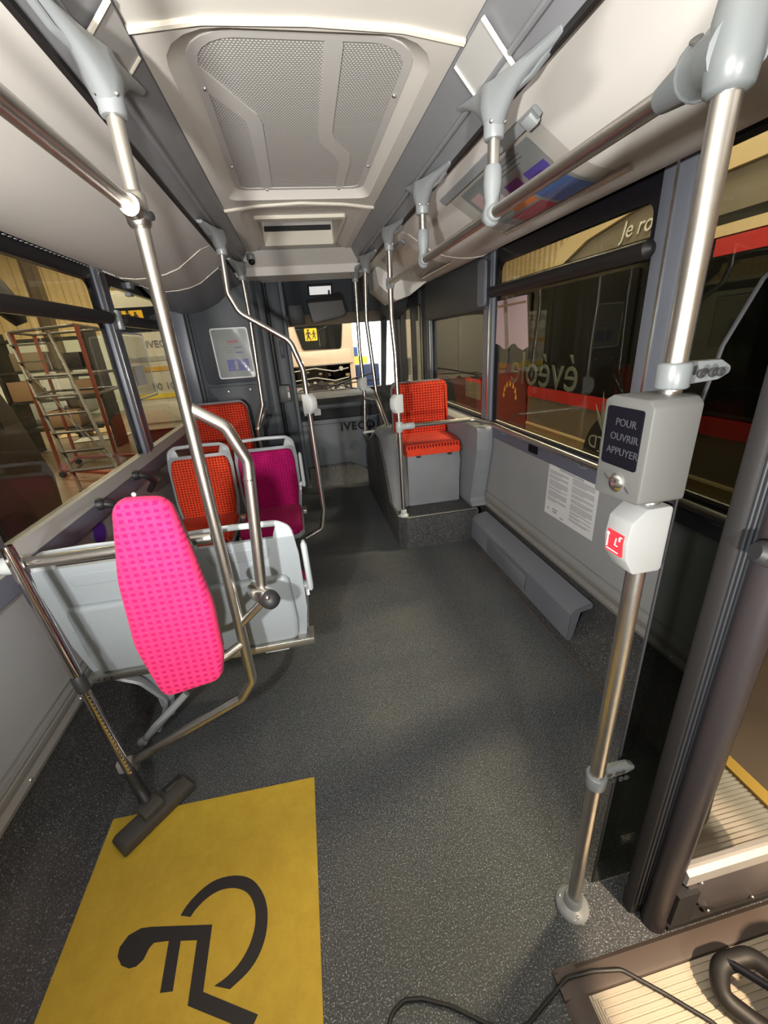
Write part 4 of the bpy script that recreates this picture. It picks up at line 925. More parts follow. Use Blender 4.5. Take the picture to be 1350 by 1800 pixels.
mu = V((1, .0, .16)).normalized(); mw = V((.0, .25, 1)); mw = (mw-mu*mw.dot(mu)).normalized()
m = MB(); m.prism(rrect(-.185, .185, -.115, .115, .035, 5), V((.345, 4.64, 1.835)), mu, mw, -.035); m.build('frame', 'black_plastic', t, bevel=.006)
m = MB(); m.prism(rrect(-.170, .170, -.100, .100, .028, 5), V((.345, 4.6385, 1.835)), mu, mw, .003); m.build('glass', 'mirror_glass', t)
m = MB(); m.tube(fillet([(.38, 4.67, 1.93), (.39, 4.70, 1.98), (.39, 4.80, 2.03)], .03), .010, 8); m.build('stalk', 'black_plastic', t)
# windscreen and front shell
m = MB(); fr = []
for q in ((-1.10, -.98), (1.23, 1.37)): m.bb(q[0], q[1], 5.48, 5.60, .3, 2.3)
m.bb(-1.10, 1.37, 5.50, 5.60, -.05, .95); m.bb(-1.10, 1.37, 5.46, 5.60, 1.74, 2.40)
wf = struct(m.build('wall_front', 'slate_dark'))
m = MB(); m.bb(-.98, 1.23, 5.53, 5.536, .95, 1.75); lab(m.build('windscreen', 'front_glass', wf), 'windscreen glass')
m = MB(); m.prism(rpoly([(.98, .90), (1.03, .90), (1.10, 1.72), (1.03, 1.72)], .01), (0, 5.40, 0), X1, Z1, .06); m.build('corner_pillar', 'slate_dark', wf)
m = MB(); m.tube(fillet([(.30, 5.56, .97), (.65, 5.58, 1.06), (.95, 5.58, 1.12)], .1), .010, 6); m.tube([(.28, 5.58, 1.0), (1.0, 5.58, 1.03)], .008, 6); m.build('wiper', 'black_plastic', wf)
b = MB(); b.bb(-1.1, -1.07, 4.3, 5.55, -.05, .92); lab(b.build('cab_side', 'slate_dark', wf), 'cab side under the driver window')
b = MB(); b.bb(-1.09, -1.085, 4.30, 5.5, .92, 1.98); lab(b.build('cab_window', 'window_glass', wf), 'driver side window')
# front door on the right
m = MB(); m.bb(1.275, 1.345, 4.30, 4.42, .0, 2.1); d1 = struct(m.build('door_1', 'slate', bevel=.01))
for y0, y1, mt in ((4.42, 4.445, 'black_rubber'), (4.455, 4.475, 'steel'), (4.485, 4.52, 'black_rubber'), (4.86, 4.90, 'black_rubber'), (5.36, 5.42, 'black_rubber')):
    m = MB(); m.bb(1.270, 1.325, y0, y1, .02, 1.95); m.build('door_post', mt, d1)
m = MB(); m.bb(1.28, 1.34, 4.42, 5.45, 1.93, 2.12); m.bb(1.24, 1.33, 4.44, 5.42, 1.80, 1.93); m.build('door_header', 'slate_dark', d1)
m = MB(); m.bb(1.295, 1.30, 4.47, 5.40, .05, 1.93); m.build('door_pane', 'window_glass_clear', d1)
for y0 in (4.72,):
    m = MB(); m.bb(1.283, 1.292, 4.58, 5.2, .86, 1.02); m.bb(1.283, 1.292, 4.60, 5.05, .55, .86); lab(m.build('lower_panel', 'sheet_white', d1), 'pale solid panel')
m = MB(); m.tube(fillet([(1.27, 4.60, .86), (1.22, 4.60, .84), (1.22, 5.1, .80)], .03), .015, 10); m.build('door_bar', 'steel', d1)
text('BIE', .075, (1.281, 5.02, 1.03), -Y1, Z1, 'ink', d1, align='CENTER'); text('BII', .07, (1.281, 4.93, .925), -Y1, Z1, 'ink', d1)
m = MB(); m.bb(1.284, 1.29, 4.62, 4.80, 1.66, 1.80); m.build('sticker', 'slate_light', d1)
t = thing('door_mechanism_cover', 'tan grey folded cover at the front end of the right duct', 'cover', (1.0, 4.35, 1.85))
m = MB(); m.prism(rpoly([(.72, 2.06), (1.10, 1.99), (1.16, 1.93), (1.0, 1.83), (.88, 1.80), (.74, 1.92)][::-1], .012), (0, 4.35, 0), X1, Z1, .5); m.build('cover_body', 'cream', t, bevel=.01)

# ================================================================== middle door, right
t = thing('glass_screen', 'dark tinted glass screen between the near pole and the right wall', 'screen', (.96, .585, .02))
m = MB(); m.prism([(.628, .012), (1.285, .012), (1.285, 1.63), (.86, 1.63), (.78, 1.61), (.70, 1.545), (.655, 1.455), (.632, 1.34)], (0, .588, 0), X1, Z1, .006); m.build('pane', 'screen_glass', t)
m = MB(); m.tube([(.628, .585, .012), (.632, .585, 1.34), (.655, .585, 1.455), (.70, .585, 1.545), (.78, .585, 1.61), (.86, .585, 1.63), (1.28, .585, 1.63)], .0035, 6); lab(m.build('polished_edge', 'dark_cut', t), 'dark edge of the glass')
t = struct(MB().tube([(.735, .478, 0), (.735, .478, 1.95)], .030, 18).build('door_2', 'door_tube')); d2 = t
m = MB(); m.bb(.682, .726, .500, .535, 0.0, 1.98); lab(m.build('rubber_post', 'black_rubber', d2, bevel=.008), 'black rubber door seal')
m = MB()
for i in range(4): m.tube([(.690+.011*i, .498, .05), (.690+.011*i, .498, 1.96)], .0022, 6)
stuff(lab(m.build('seal_ribs', 'slate_dark', d2), 'thin ribs of the rubber seal'))
m = MB(); m.bb(.755, 1.36, .455, .485, .285, 1.92); lab(m.build('leaf_glass', 'door_glass', d2), 'tinted glass of the open leaf')
m = MB(); m.bb(.755, 1.37, .486, .50, .03, 1.95); lab(m.build('leaf_back', 'door_panel', d2), 'back of the leaf frame')
m = MB(); m.extr([(0, 0), (1, 0)], 0, 1) if False else m.prism([(.440, .232), (.452, .226), (.490, .226), (.490, .292), (.458, .292), (.452, .275), (.440, .268)], (.745, 0, 0), Y1, Z1, .62); lab(m.build('lower_rail', 'alu_dull', d2), 'aluminium rail under the glass')
m = MB(); m.prism(rpoly([(.760, .226), (1.36, .226), (1.36, .035), (.90, .035), (.835, .075), (.775, .180)], .02), (0, .450, 0), X1, Z1, -.04) ; lab(m.build('kick_panel', 'door_panel', d2, bevel=.006), 'dark bottom panel of the leaf')
m = MB(); m.bb(.745, 1.36, .445, .47, .015, .034); m.build('bottom_brush', 'black_rubber', d2)
m = MB(); m.lathe([(.018, 0), (.020, .02), (.012, .05)], (.75, .47, .028), Z1, 14); m.bb(.74, .80, .44, .48, .055, .18); m.build('pivot', 'black_plastic', d2)
for x, z in ((.80, .21), (.86, .055), (1.0, .05)): MB().ball((x, .446, z), .005, 8).build('screw', 'screw', d2)
m = MB(); m.tube([(.685, .452, 1.146), (.75, .432, 1.118), (.98, .425, 1.05), (1.25, .425, .98)], [.016, .017, .017, .017], 14); hd = lab(m.build('door_handle', 'white_plastic_dim', d2), 'pale diagonal handle bar')
m = MB(); m.lathe([(.0195, 0), (.021, .01), (.020, .035), (.014, .042)], (.703, .448, 1.140), V((-.9, .3, .28)), 16); m.build('handle_cap', 'black_plastic', hd)
m = MB(); m.bb(.72, 1.36, .44, .60, 1.95, 2.02); m.bb(XR+.0, XR+.075, -.80, .62, 2.0, 2.42); lab(m.build('door_header', 'slate_dark', d2), 'dark header of the doorway')

# ================================================================== notices and small things inside
t = thing('wall_notice', 'white printed two-column notice sheet on the right wall panel', 'notice', (1.288, 1.82, .51))
NO = V((1.2925, 2.035, .508)); nu = V((0, -1, -.005)).normalized()
m = MB(); m.prism([(0, 0), (.428, .010), (.432, .312), (.012, .308)], NO, nu, Z1, -.001); m.v = [p-X1*.001 for p in m.v]; m.build('sheet', 'paper', t)
text('EXTRAIT DU REGLEMENT INTERIEUR', .0125, NO+nu*.215+Z1*.282-X1*.0025, nu, Z1, 'ink', t, ext=.0002)
m = MB(); random.seed(3)
for colx in (.022, .232):
    z = .262 if colx < .1 else .272; 
    while z > (.075 if colx < .1 else .03):
        n_ = random.randint(2, 5)
        for i in range(n_):
            w = .175 if i < n_-1 else random.uniform(.06, .16)
            m.prism([(colx, z), (colx+w, z+.0004), (colx+w, z+.0042), (colx, z+.0038)], NO-X1*.0022, nu, Z1, -.0004); z -= .0072
            if z < .03: break
        z -= .006
stuff(lab(m.build('print_lines', 'ink_soft', t), 'two columns of small print'))
m = MB(); m.prism([(.03, .035), (.045, .035), (.0375, .048)], NO-X1*.0022, nu, Z1, -.0004); m.prism(rrect(.085, .12, .03, .036, .001), NO-X1*.0022, nu, Z1, -.0004); m.prism(rrect(.08, .125, .045, .05, .001), NO-X1*.0022, nu, Z1, -.0004); m.prism(rrect(.155, .185, .018, .023, .001), NO-X1*.0022, nu, Z1, -.0004); m.build('print_marks', 'ink', t)
# seat-number plates on the band
for i, (y, l) in enumerate(((2.18, 'small black number plate on the band left of the white notice'), (1.245, 'small black plate on the band behind the dark glass screen'))):
    m = MB(); m.prism(rrect(y-.05, y+.05, .825, .870, .004), (1.2765, 0, 0), Y1, Z1, -.003); pl = m.build('number_plate', 'display_navy', loc=(1.277, y, .82)); tag(pl, l, 'plate')
    m = MB()
    m.prism([(-.008, .012), (-.004, .020), (.004, .020), (.008, .013), (-.001, .004), (.006, .002), (.005, .0), (-.010, .0), (.004, .0125), (.001, .0165), (-.003, .0155)], (1.2758, y+.01, .838), -Y1, Z1, .001); m.build('number', 'white_ink', pl)
# poster holder on the right duct
t = thing('poster_holder', 'clear curved poster holder with colourful leaflet under the right duct', 'poster', (.9, 1.75, 1.97))
def duct_at(q):     # q 0..1 across the holder -> point just under the cover
    u0_, u1_ = .612, .910; u = u0_+(u1_-u0_)*q
    for (a, za), (c, zc_) in zip(DU[:-1], DU[1:]):
        if a <= u <= c: return XC+u, za+(zc_-za)*(u-a)/(c-a)-.006
def onduct(y0, y1, q0, q1, dz, n=8, sk=0.):
    return [[V((duct_at(q0+(q1-q0)*i/n)[0], y+sk*(q0+(q1-q0)*i/n), duct_at(q0+(q1-q0)*i/n)[1]-dz)) for y in (y0, y1)] for i in range(n+1)]
m = MB(); m.sheet(onduct(1.385, 2.12, 0, 1, .004, 12)); m.build('clear_sheet', 'clear_film', t)
for q, dz, w, mt in ((0, .004, .014, 'fitting_grey'), (1.0, .004, .007, 'steel')):
    x, z = duct_at(q); m = MB()
    if q == 0: m.box((x-.004, 1.755, z-.004), (.030, .80, .012), M3=Matrix.Rotation(R(38), 3, 'Y'))
    else: m.tube([(x, 1.345, z-.004), (x, 2.14, z-.004)], .0075, 8)
    m.build('holder_rail', mt, t)
x, z = duct_at(.0); m = MB(); m.box((x-.002, 1.395, z-.012), (.035, .05, .018), M3=Matrix.Rotation(R(38), 3, 'Y')); m.build('end_clip', 'fitting_light', t, bevel=.003)
m = MB(); m.sheet(onduct(1.47, 2.02, .09, .97, .002, 12)); m.build('leaflet', 'poster_pale', t)
for mt, y0, y1, q0, q1 in (('poster_blue', 1.49, 1.62, .33, .55), ('poster_purple', 1.655, 1.755, .32, .54), ('poster_purple', 1.535, 1.60, .40, .545), ('poster_sky', 1.49, 1.68, .57, .96), ('poster_red', 1.70, 1.94, .74, .96), ('poster_orange', 1.70, 1.86, .57, .70), ('poster_pink', 1.90, 1.99, .20, .40), ('paper', 1.80, 1.93, .30, .52)):
    m = MB(); m.sheet(onduct(y0, y1, q0, q1, .003, 4)); m.build('colour_block', mt, t)
m = MB()
for q, ya, yb in ((.14, 1.55, 1.74), (.18, 1.55, 1.70), (.22, 1.58, 1.74), (.58, 1.88, 1.97), (.63, 1.88, 1.99), (.86, 1.95, 2.0)): m.sheet(onduct(ya, yb, q, q+.014, .0034, 1))
lab(stuff(m.build('print_lines', 'ink', t)), 'lines of print')
# second holder further forward, half seen
t = thing('poster_holder', 'empty clear poster holder further forward under the right duct', 'poster', (.9, 3.2, 1.97))
m = MB(); m.sheet(onduct(2.93, 3.55, 0, 1, .004, 12)); m.build('clear_sheet', 'clear_film', t)
x, z = duct_at(0); m = MB(); m.box((x-.004, 3.25, z-.004), (.030, .66, .012), M3=Matrix.Rotation(R(38), 3, 'Y')); m.build('holder_rail', 'fitting_grey', t)
x, z = duct_at(1.); m = MB(); m.tube([(x, 2.90, z-.004), (x, 3.55, z-.004)], .0075, 8); m.build('holder_rail', 'steel', t)
# black wall grips under the left windows and the blue badge
for y, l in ((2.06, 'black wall grip just above the pink pad'), (2.54, 'black wall grip further forward under the left window')):
    m = MB(); m.tube(fillet([(XL+.02, y, .875), (XL+.075, y+.01, .862), (XL+.085, y+.10, .80), (XL+.03, y+.125, .735)], .04, 6), [.024]*3+[.019]*30 if False else .018, 12); m.lathe([(.030, 0), (.027, .02), (.018, .03)], (XL+.02, y, .872), X1, 14)
    tag(m.build('wall_grip', 'black_plastic', loc=(XL+.03, y, .87)), l, 'handle', 'black wall grips')
m = MB(); m.lathe([(.055, 0), (.055, .003)], (XL+.003, 2.02, .745), X1, 26); k = m.build('blue_badge', 'badge_blue', loc=(XL, 2.02, .69)); tag(k, 'round blue badge half hidden behind the pink pad', 'badge')
m = MB(); m.lathe([(.060, 0), (.060, .002)], (XL+.001, 2.02, .745), X1, 26); lab(m.build('white_rim', 'white_plastic_dim', k), 'white rim')
# notice pouch on the left forward window
t = thing('window_pouch', 'clear pouch with pale rim and grey square on the left forward window', 'notice', (-1.07, 3.2, 1.2))
WO = V((-1.0705, 3.045, 1.235)); OUT2 = rrect(0, .43, 0, .42, .02, 4); IN2 = rrect(.0, .418, .012, .408, .014, 4)
m = MB(); m.sheet([[WO+Y1*a+Z1*c+X1*d for a, c in q] for q, d in ((OUT2, 0), (OUT2, .004), (IN2, .004), (IN2, 0), (OUT2, 0))], closed=True); m.build('rim', 'frost', t, ang=30)
m = MB(); m.prism([(0, .02), (.41, .02), (.41, .40), (0, .40)], WO+X1*.002, Y1, Z1, .001); m.build('film', 'clear_film', t)
m = MB(); m.prism([(.06, .09), (.27, .09), (.27, .215), (.06, .215)], WO+X1*.0035, Y1, Z1, .001); m.build('grey_square', 'frost', t)
# white lettering stuck outside the big right window (reads reversed from inside)
t = thing('window_lettering', 'faint reversed white lettering and plant emblem on the big right window', 'lettering', (1.33, 2.2, 1.0))
text('évéole', .20, (1.3335, 2.80, 1.195), -Y1*-1, Z1, 'frost_dark', t, ext=.0002, align='RIGHT') if False else text('évéole', .27, (1.3335, 1.905, 1.19), Y1, Z1, 'frost_dark', t, ext=.0002, align='LEFT')
text('SMTD', .088, (1.3335, 1.555, .952), Y1, Z1, 'frost', t, ext=.0002, align='LEFT')
m = MB()
for a, l_ in ((-38, .13), (-14, .175), (8, .185), (30, .14)):
    d_ = V((math.sin(R(a)), math.cos(R(a)))); q_ = V((d_.y, -d_.x))
    m.prism([tuple(d_*.0), tuple(d_*l_*.45+q_*.011), tuple(d_*l_), tuple(d_*l_*.45-q_*.011)], (1.3335, 1.69, 1.035), Y1, Z1, .0004)
m.prism([(-.10, 0), (.03, .0), (.03, .006), (-.10, .006)], (1.3335, 1.68, .94), Y1, Z1, .0004); m.build('emblem', 'frost', t)
# folded paper hung on the window
m = MB(); m.sheet([[V((1.322-.006*math.sin(i*.9), 2.44+.43*i/8-.01*j, 1.68-.275*j/5-(.02*math.sin(i*1.4) if j == 5 else 0))) for i in range(9)] for j in range(6)]); pp = m.build('window_paper', 'poster_pink', loc=(1.322, 2.6, 1.2)); tag(pp, 'pale crumpled paper hung inside the big right window', 'paper')
m = MB(); m.box((1.318, 2.65, 1.645), (.004, .42, .012)); m.build('tan_strip', 'carton', pp)
# cables and the black case by the door
C = [(-.03, .40), (.005, .462), (.04, .478), (.085, .470), (.15, .443), (.215, .403), (.27, .372), (.32, .380), (.36, .396), (.405, .412)]
m = MB(); m.tube(fillet([V((x, y, .0055)) for x, y in C]+[V((.44, .424, .018)), V((.51, .421, .016)), V((.58, .408, .018)), V((.655, .350, .012)), V((.72, .292, .012)), V((.78, .20, .012))], .04, 4), .0048, 8)
tag(m.build('power_cable', 'cable_black', loc=(.4, .41, 0)), 'thin black cable looping over the floor and threshold at the bottom', 'cable')
t = thing('vacuum_cleaner', 'dark vacuum cleaner body with curved hose at the lower right corner', 'vacuum cleaner', (.95, .22, .005))
m = MB(); m.lathe([(.03, 0), (.12, .01), (.135, .05), (.13, .16), (.10, .21), (.02, .22)], (.985, .165, .008), Z1, 24); m.build('body', 'black_plastic', t)
m = MB(); m.lathe([(.118, .0), (.128, .02), (.120, .05), (.06, .075)], (.985, .17, .20), V((-.1, -.2, 1)), 24); m.build('lid', 'nozzle_grey', t)
m = MB(); m.tube(fillet([(.905, .26, .10), (.865, .345, .085), (.79, .352, .07), (.762, .318, .035), (.80, .27, .03), (.86, .20, .03)], .035, 6), .020, 14); m.build('hose', 'black_rubber', t)
m = MB(); m.tube([(.80, .355, .082), (.87, .25, .115)], .009, 10); m.build('carry_handle', 'black_gloss', t)

# ================================================================== the workshop outside
G = -.35; HX0, HX1, HY0, HY1, HZ = -12.0, 7.5, -8.0, 18.0, 5.8
m = MB(); m.bb(HX0, HX1, HY0, 40, G-.1, G); struct(m.build('ground', 'hall_floor'))
def corrug(a, b, z0, z1, name, pitch=.28, dep=.05, mat='sheet_cream', nrm=None):
    a, b = V((*a, 0)), V((*b, 0)); L = (b-a).length; d = (b-a)/L; n_ = V((-d.y, d.x, 0)); rows = []; k = int(L/pitch); pts = []
    for i in range(k):
        for q, e in ((0, 0), (.35, 0), (.5, 1), (.85, 1)): pts.append((min(L, (i+q)*pitch), e*dep))
    pts.append((L, 0))
    m = MB(); m.sheet([[a+d*s_+n_*e+Z1*z0, a+d*s_+n_*e+Z1*z1] for s_, e in pts]); return m.build(name, mat, flat=True)
w = struct(corrug((HX1, HY1), (HX1, HY0), G, HZ, 'hall_wall_right'))
m = MB(); m.bb(HX0-.1, 1.75, HY1, HY1+.2, G, 2.35); fwll = struct(m.build('hall_wall_front', 'hall_white'))
w2_ = corrug((1.75, HY1), (HX0, HY1), 2.35, HZ, 'sheeting', pitch=.45, dep=.08); w2_.parent = fwll
w3_ = corrug((HX1, HY1), (1.75, HY1), 3.9, HZ, 'sheeting'); w3_.parent = fwll
m = MB(); m.bb(3.95, HX1, HY1, HY1+.2, G, 3.9); m.build('gate_jamb', 'hall_white', fwll)
m = MB(); m.bb(HX0-.2, HX0, HY0, HY1, G, 2.6); lw_ = struct(m.build('hall_wall_left', 'hall_white'))
w4_ = corrug((HX0, HY1), (HX0, HY0), 2.6, HZ, 'sheeting'); w4_.parent = lw_
m = MB(); m.bb(HX0, HX1, HY0-.2, HY0, G, HZ); struct(m.build('hall_wall_back', 'hall_roof'))
m = MB(); m.bb(HX0-.2, HX1+.2, HY0-.2, HY1+.2, HZ, HZ+.2); struct(m.build('hall_roof', 'hall_roof'))
# steel posts of the workshop
for x, y, l in ((-5.9, 12.5, 'slim brown steel post of the workshop beyond the left window'),):
    m = MB(); m.bb(x-.14, x+.14, y-.01, y+.01, G, HZ); m.bb(x-.14, x-.125, y-.12, y+.12, G, HZ); m.bb(x+.125, x+.14, y-.12, y+.12, G, HZ)
    tag(m.build('steel_post', 'pillar_wood', loc=(x, y, G)), l, 'post')
for i, (p, e) in enumerate(HALL_LAMPS):
    m = MB(); m.bb(p[0]-.75, p[0]+.75, p[1]-.22, p[1]+.22, p[2]+.02, p[2]+.12); k = m.build('hall_lamp_housing', 'hall_roof', loc=(p[0], p[1], p[2]+.02)); tag(k, 'workshop lamp housing hanging '+('over the platform left of the bus', 'over the cardboard sheets at the far left', 'over the parked city bus beside the right windows', 'over the front end of the parked city bus', 'between the two coaches ahead', 'behind the photographer by the middle door', 'over the gap between the two city buses, added unseen to brighten the parked one', 'in front of the white coach at the left, added unseen to brighten it')[i], 'lamp', 'workshop lamps')
    m = MB(); m.cyl((p[0], p[1], p[2]+.12), (p[0], p[1], HZ), .012, 6); m.build('hanger', 'hall_roof', k)

# the bus parked alongside on the right -------------------------------------------
BX = 3.0
t = thing('parked_bus', 'stone and red city bus parked close alongside the right windows', 'bus', (4.2, 4.5, G))
m = MB(); m.prism(rpoly([(-1.0, .02), (9.6, .02), (9.6, 2.25), (-1.0, 2.25)], .05), (BX+2.4, 0, 0), Y1, Z1, -.0) if False else m.bb(BX+.02, BX+2.5, -1.5, 9.6, .02, 2.14); m.build('body', 'bus_dark', t)
m = MB(); m.bb(BX, BX+.03, -1.5, 5.35, .02, .66); m.build('side_panel', 'bus_stone', t)
m = MB(); m.bb(BX-.012, BX+.03, -1.5, 5.35, .66, .79); lab(m.build('red_stripe', 'bus_red', t), 'red stripe under the windows')
m = MB(); m.bb(BX-.01, BX+.03, 4.05, 5.35, .10, .30); m.bb(BX-.01, BX+.03, -1.5, 2.95, .10, .30); m.build('skirt', 'bus_skirt', t)
m = MB(); m.bb(BX-.013, BX+.03, 4.05, 5.35, .29, .315); m.bb(BX-.013, BX+.03, -1.5, 2.95, .29, .315); m.build('skirt_trim', 'bus_cream', t)
m = MB(); m.prism(rpoly([(5.35, .02), (9.6, .02), (9.6, .78), (6.3, .78), (6.2, 1.05), (5.55, 1.05), (5.35, .70)], .04), (BX+.03, 0, 0), Y1, Z1, -.04) if False else m.prism([(5.35, .02), (9.6, .02), (9.6, .72), (6.5, .72), (6.4, 1.06), (5.55, 1.06), (5.40, .70)], (BX-.01, 0, 0), Y1, Z1, .04); mp_ = lab(m.build('front_panel', 'bus_maroon', t), 'maroon front part of the side')
m = MB()
for i in range(7):
    a = R(200-i*36.7+20); c = V((5.86-.19*math.cos(math.pi*i/6), .60+.17*math.sin(math.pi*i/6)))
    m.prism([(c.x-.018, c.y-.03), (c.x+.018, c.y-.03), (c.x+.026, c.y), (c.x, c.y+.055), (c.x-.026, c.y)], (BX-.012, 0, 0), Y1, Z1, -.002) if False else m.prism([(c.x-.018, c.y-.03), (c.x+.018, c.y-.03), (c.x+.026, c.y), (c.x, c.y+.055), (c.x-.026, c.y)], (BX-.014, 0, 0), Y1, Z1, .004)
stuff(lab(m.build('gold_drops', 'gold', t), 'fan of gold drop shapes on the maroon panel'))
m = MB(); m.prism(rrect(6.9, 7.6, .42, .74, .01), (BX-.02, 0, 0), Y1, Z1, .01); m.build('stone_panel', 'bus_stone', t)
m = MB(); m.prism(rrect(6.9, 7.6, .70, .76, .005), (BX-.025, 0, 0), Y1, Z1, .01); m.build('red_band', 'bus_red', t)
text('5', .15, (BX-.03, 7.32, .66), -Y1, Z1, 'gold', t); text('2', .13, (BX-.03, 7.32, .50), -Y1, Z1, 'gold', t); text('101', .17, (BX-.02, 6.62, .40), -Y1, Z1, 'white_ink', t)
def wheel(y, par):
    m = MB(); m.lathe([(.42, -.02), (.47, .0), (.47, .20), (.40, .22)], (BX+.03, y, G+.48), X1, 30); k = m.build('wheel', 'tyre', par)
    m = MB(); m.lathe([(.28, -.03), (.27, .0), (.12, .03), (.11, -.04), (.05, -.05)], (BX+.03, y, G+.48), X1, 24); m.build('hub', 'wheel_hub', k)
m = MB(); m.lathe([(.57, -.004), (.57, .05)], (BX-.008, 3.5, G+.50), X1, 36); lab(m.build('wheel_arch', 'dark_cut', t), 'black wheel arch'); wheel(3.5, t)
m = MB(); m.lathe([(.57, -.004), (.57, .05)], (BX-.008, 8.7, G+.50), X1, 36); m.build('wheel_arch', 'dark_cut', t); wheel(8.7, t)
for y0, y1 in ((-1.4, .2), (.26, 1.9), (1.96, 3.55), (3.61, 5.25), (5.42, 6.35), (6.6, 8.0), (8.06, 9.5)):
    m = MB(); m.prism(rrect(y0, y1, .83, 1.93, .04), (BX-.001, 0, 0), Y1, Z1, .01); m.build('side_window', 'bus_window', t)
m = MB(); m.bb(BX-.01, BX+.05, -1.5, 9.6, 2.0, 2.07); lab(m.build('roof_gutter', 'bus_cream', t), 'cream gutter line')
m = MB(); m.bb(BX-.012, BX+.05, -1.5, 2.9, 1.88, 1.99); lab(m.build('red_gutter', 'bus_red', t), 'red upper band')
m = MB(); m.prism(rpoly([(-1.5, 2.07), (4.95, 2.07), (4.55, 2.30), (3.9, 2.42), (-1.5, 2.44)], [.01, .02, .3, .3, .01], 6), (BX+.06, 0, 0), Y1, Z1, .3); lab(m.build('roof_fairing', 'bus_cowl', t), 'grey side of the roof fairing')
m = MB(); m.prism(rpoly([(-1.5, 2.42), (3.75, 2.40), (4.45, 2.29), (5.05, 2.06), (4.95, 2.30), (4.2, 2.58), (3.4, 2.66), (-1.5, 2.68)], [.01, .2, .2, .02, .2, .3, .3, .01], 5), (BX+.03, 0, 0), Y1, Z1, .5); lab(m.build('roof_cowl', 'bus_cream', t), 'cream rounded top of the fairing')
text('Je roule', .19, (BX+.05, 3.97, 2.20), -Y1, Z1, 'white_ink', t, ext=.003, align='LEFT', shear=.25)
m = MB()
for y in (2.45, 2.36): m.lathe([(.018, 0), (.018, .01)], (BX+.05, y, 2.17), -X1, 10)
stuff(m.build('fairing_bolts', 'dark_cut', t))

# coach seen through the windscreen --------------------------------------------------
def coach(x0, x1, y, z1, name, label, mat, open_bay, letters):
    t = thing('coach', label, 'coach', ((x0+x1)/2, y, G)); w_ = x1-x0; cx = (x0+x1)/2
    m = MB(); m.prism(rpoly([(x0, .52 if open_bay else .15), (x1, .52 if open_bay else .15), (x1, z1-.25), (x1-.18, z1), (x0+.18, z1), (x0, z1-.25)], .08), (0, y, 0), X1, Z1, -6.0); m.build('body', mat, t, bevel=.02)
    return t
t = coach(-.55, 1.50, 12.0, 2.30, 'coach', 'cream school coach with open engine bay seen through the windscreen', 'coach_cream', True, None)
m = MB(); m.prism(rpoly([(-.02, 2.03), (1.26, 2.03), (1.16, 1.36), (.14, 1.38)], .08), (0, 11.985, 0), X1, Z1, .02); m.build('rear_window', 'bus_window', t)
m = MB(); m.prism(rrect(.24, .56, 1.60, 1.90, .02), (0, 11.964, 0), X1, Z1, .004); sg = lab(m.build('school_sign', 'yellow_sign', t), 'yellow sign with two figures')
def kids(x, z, s_, y, par, u=X1):
    m = MB()
    for dx, k_ in ((-.05, 1.), (.06, .75)):
        c = V((x, y, z))+V(u)*dx*s_
        m.lathe([(.022*s_*k_, 0), (.022*s_*k_, .004)], c+Z1*.09*s_*k_, V((0, -1, 0)), 10)
        m.prism([(a*s_*k_, b_*s_*k_) for a, b_ in ((-.03, .06), (.03, .06), (.06, .0), (.045, -.005), (.02, .035), (.015, -.01), (.05, -.10), (.03, -.10), (.0, -.04), (-.035, -.10), (-.05, -.095), (-.018, -.01), (-.02, .03), (-.05, -.01), (-.06, .0))], c, u, Z1, -.004)
    return m.build('two_figures', 'symbol_black', par)
kids(.40, 1.74, 1.3, 11.959, sg)
m = MB(); m.prism(rpoly([(-.5, .98), (1.45, .98), (1.40, 1.34), (-.45, 1.34)], .03), (0, 11.99, 0), X1, Z1, .04); m.build('engine_lid', 'coach_cream', t, bevel=.01)
m = MB(); m.bb(.30, 1.30, 11.93, 11.97, .97, 1.0); m.build('lid_edge', 'alu', t)
m = MB(); m.bb(-.5, 1.36, 12.0, 12.02, .0, .96); bay = lab(m.build('engine_bay', 'engine_dark', t), 'dark open engine bay')
random.seed(11)
for i in range(26):
    x, z = random.uniform(-.1, 1.28), random.uniform(.05, .88); r_ = random.uniform(.03, .10)
    m = MB(); 
    if i % 3: m.box((x, 11.93, z), (r_*1.8, .12, r_*1.1)); mt = random.choice(['engine_dark', 'alu_dull', 'engine_dark', 'bus_skirt'])
    else: m.cyl((x, 11.96, z), (x, 11.84, z), r_*.8, 12); mt = random.choice(['alu_dull', 'black_plastic'])
    m.build('engine_part', mt, bay)
for z in (.22, .62, .86):
    m = MB(); m.tube(fillet([(-.2, 11.88, z), (.4, 11.85, z+.05), (.9, 11.87, z-.06), (1.3, 11.9, z)], .1), .016, 8); m.build('engine_hose', 'alu_dull', bay)
m = MB(); m.bb(1.36, 1.5, 11.95, 12.0, .0, .52); m.bb(-.55, -.4, 11.95, 12., .0, .52); m.build('rear_corner', 'coach_cream', t)
m = MB(); m.bb(-.55, 1.50, 11.85, 12.0, -.2, .02); m.build('bumper', 'coach_cream', t, bevel=.02)
# bright yard beyond the gate
m = MB(); m.bb(2.1, 3.4, 22.0, 24.0, G, .8); k = m.build('yellow_machine', 'machine_yellow', bevel=.05, loc=(2.8, 23, G)); tag(k, 'yellow machine out in the bright yard beyond the gate', 'machine')
m = MB(); m.bb(2.3, 3.0, 22.4, 23.6, .8, 1.25); m.build('cab', 'machine_blue', k, bevel=.04)
m = MB(); m.bb(1.9, 2.7, 15.0, 15.8, G, .75); k = m.build('blue_container', 'machine_blue', bevel=.03, loc=(2.3, 15.4, G)); tag(k, 'small blue container standing by the gate', 'container')

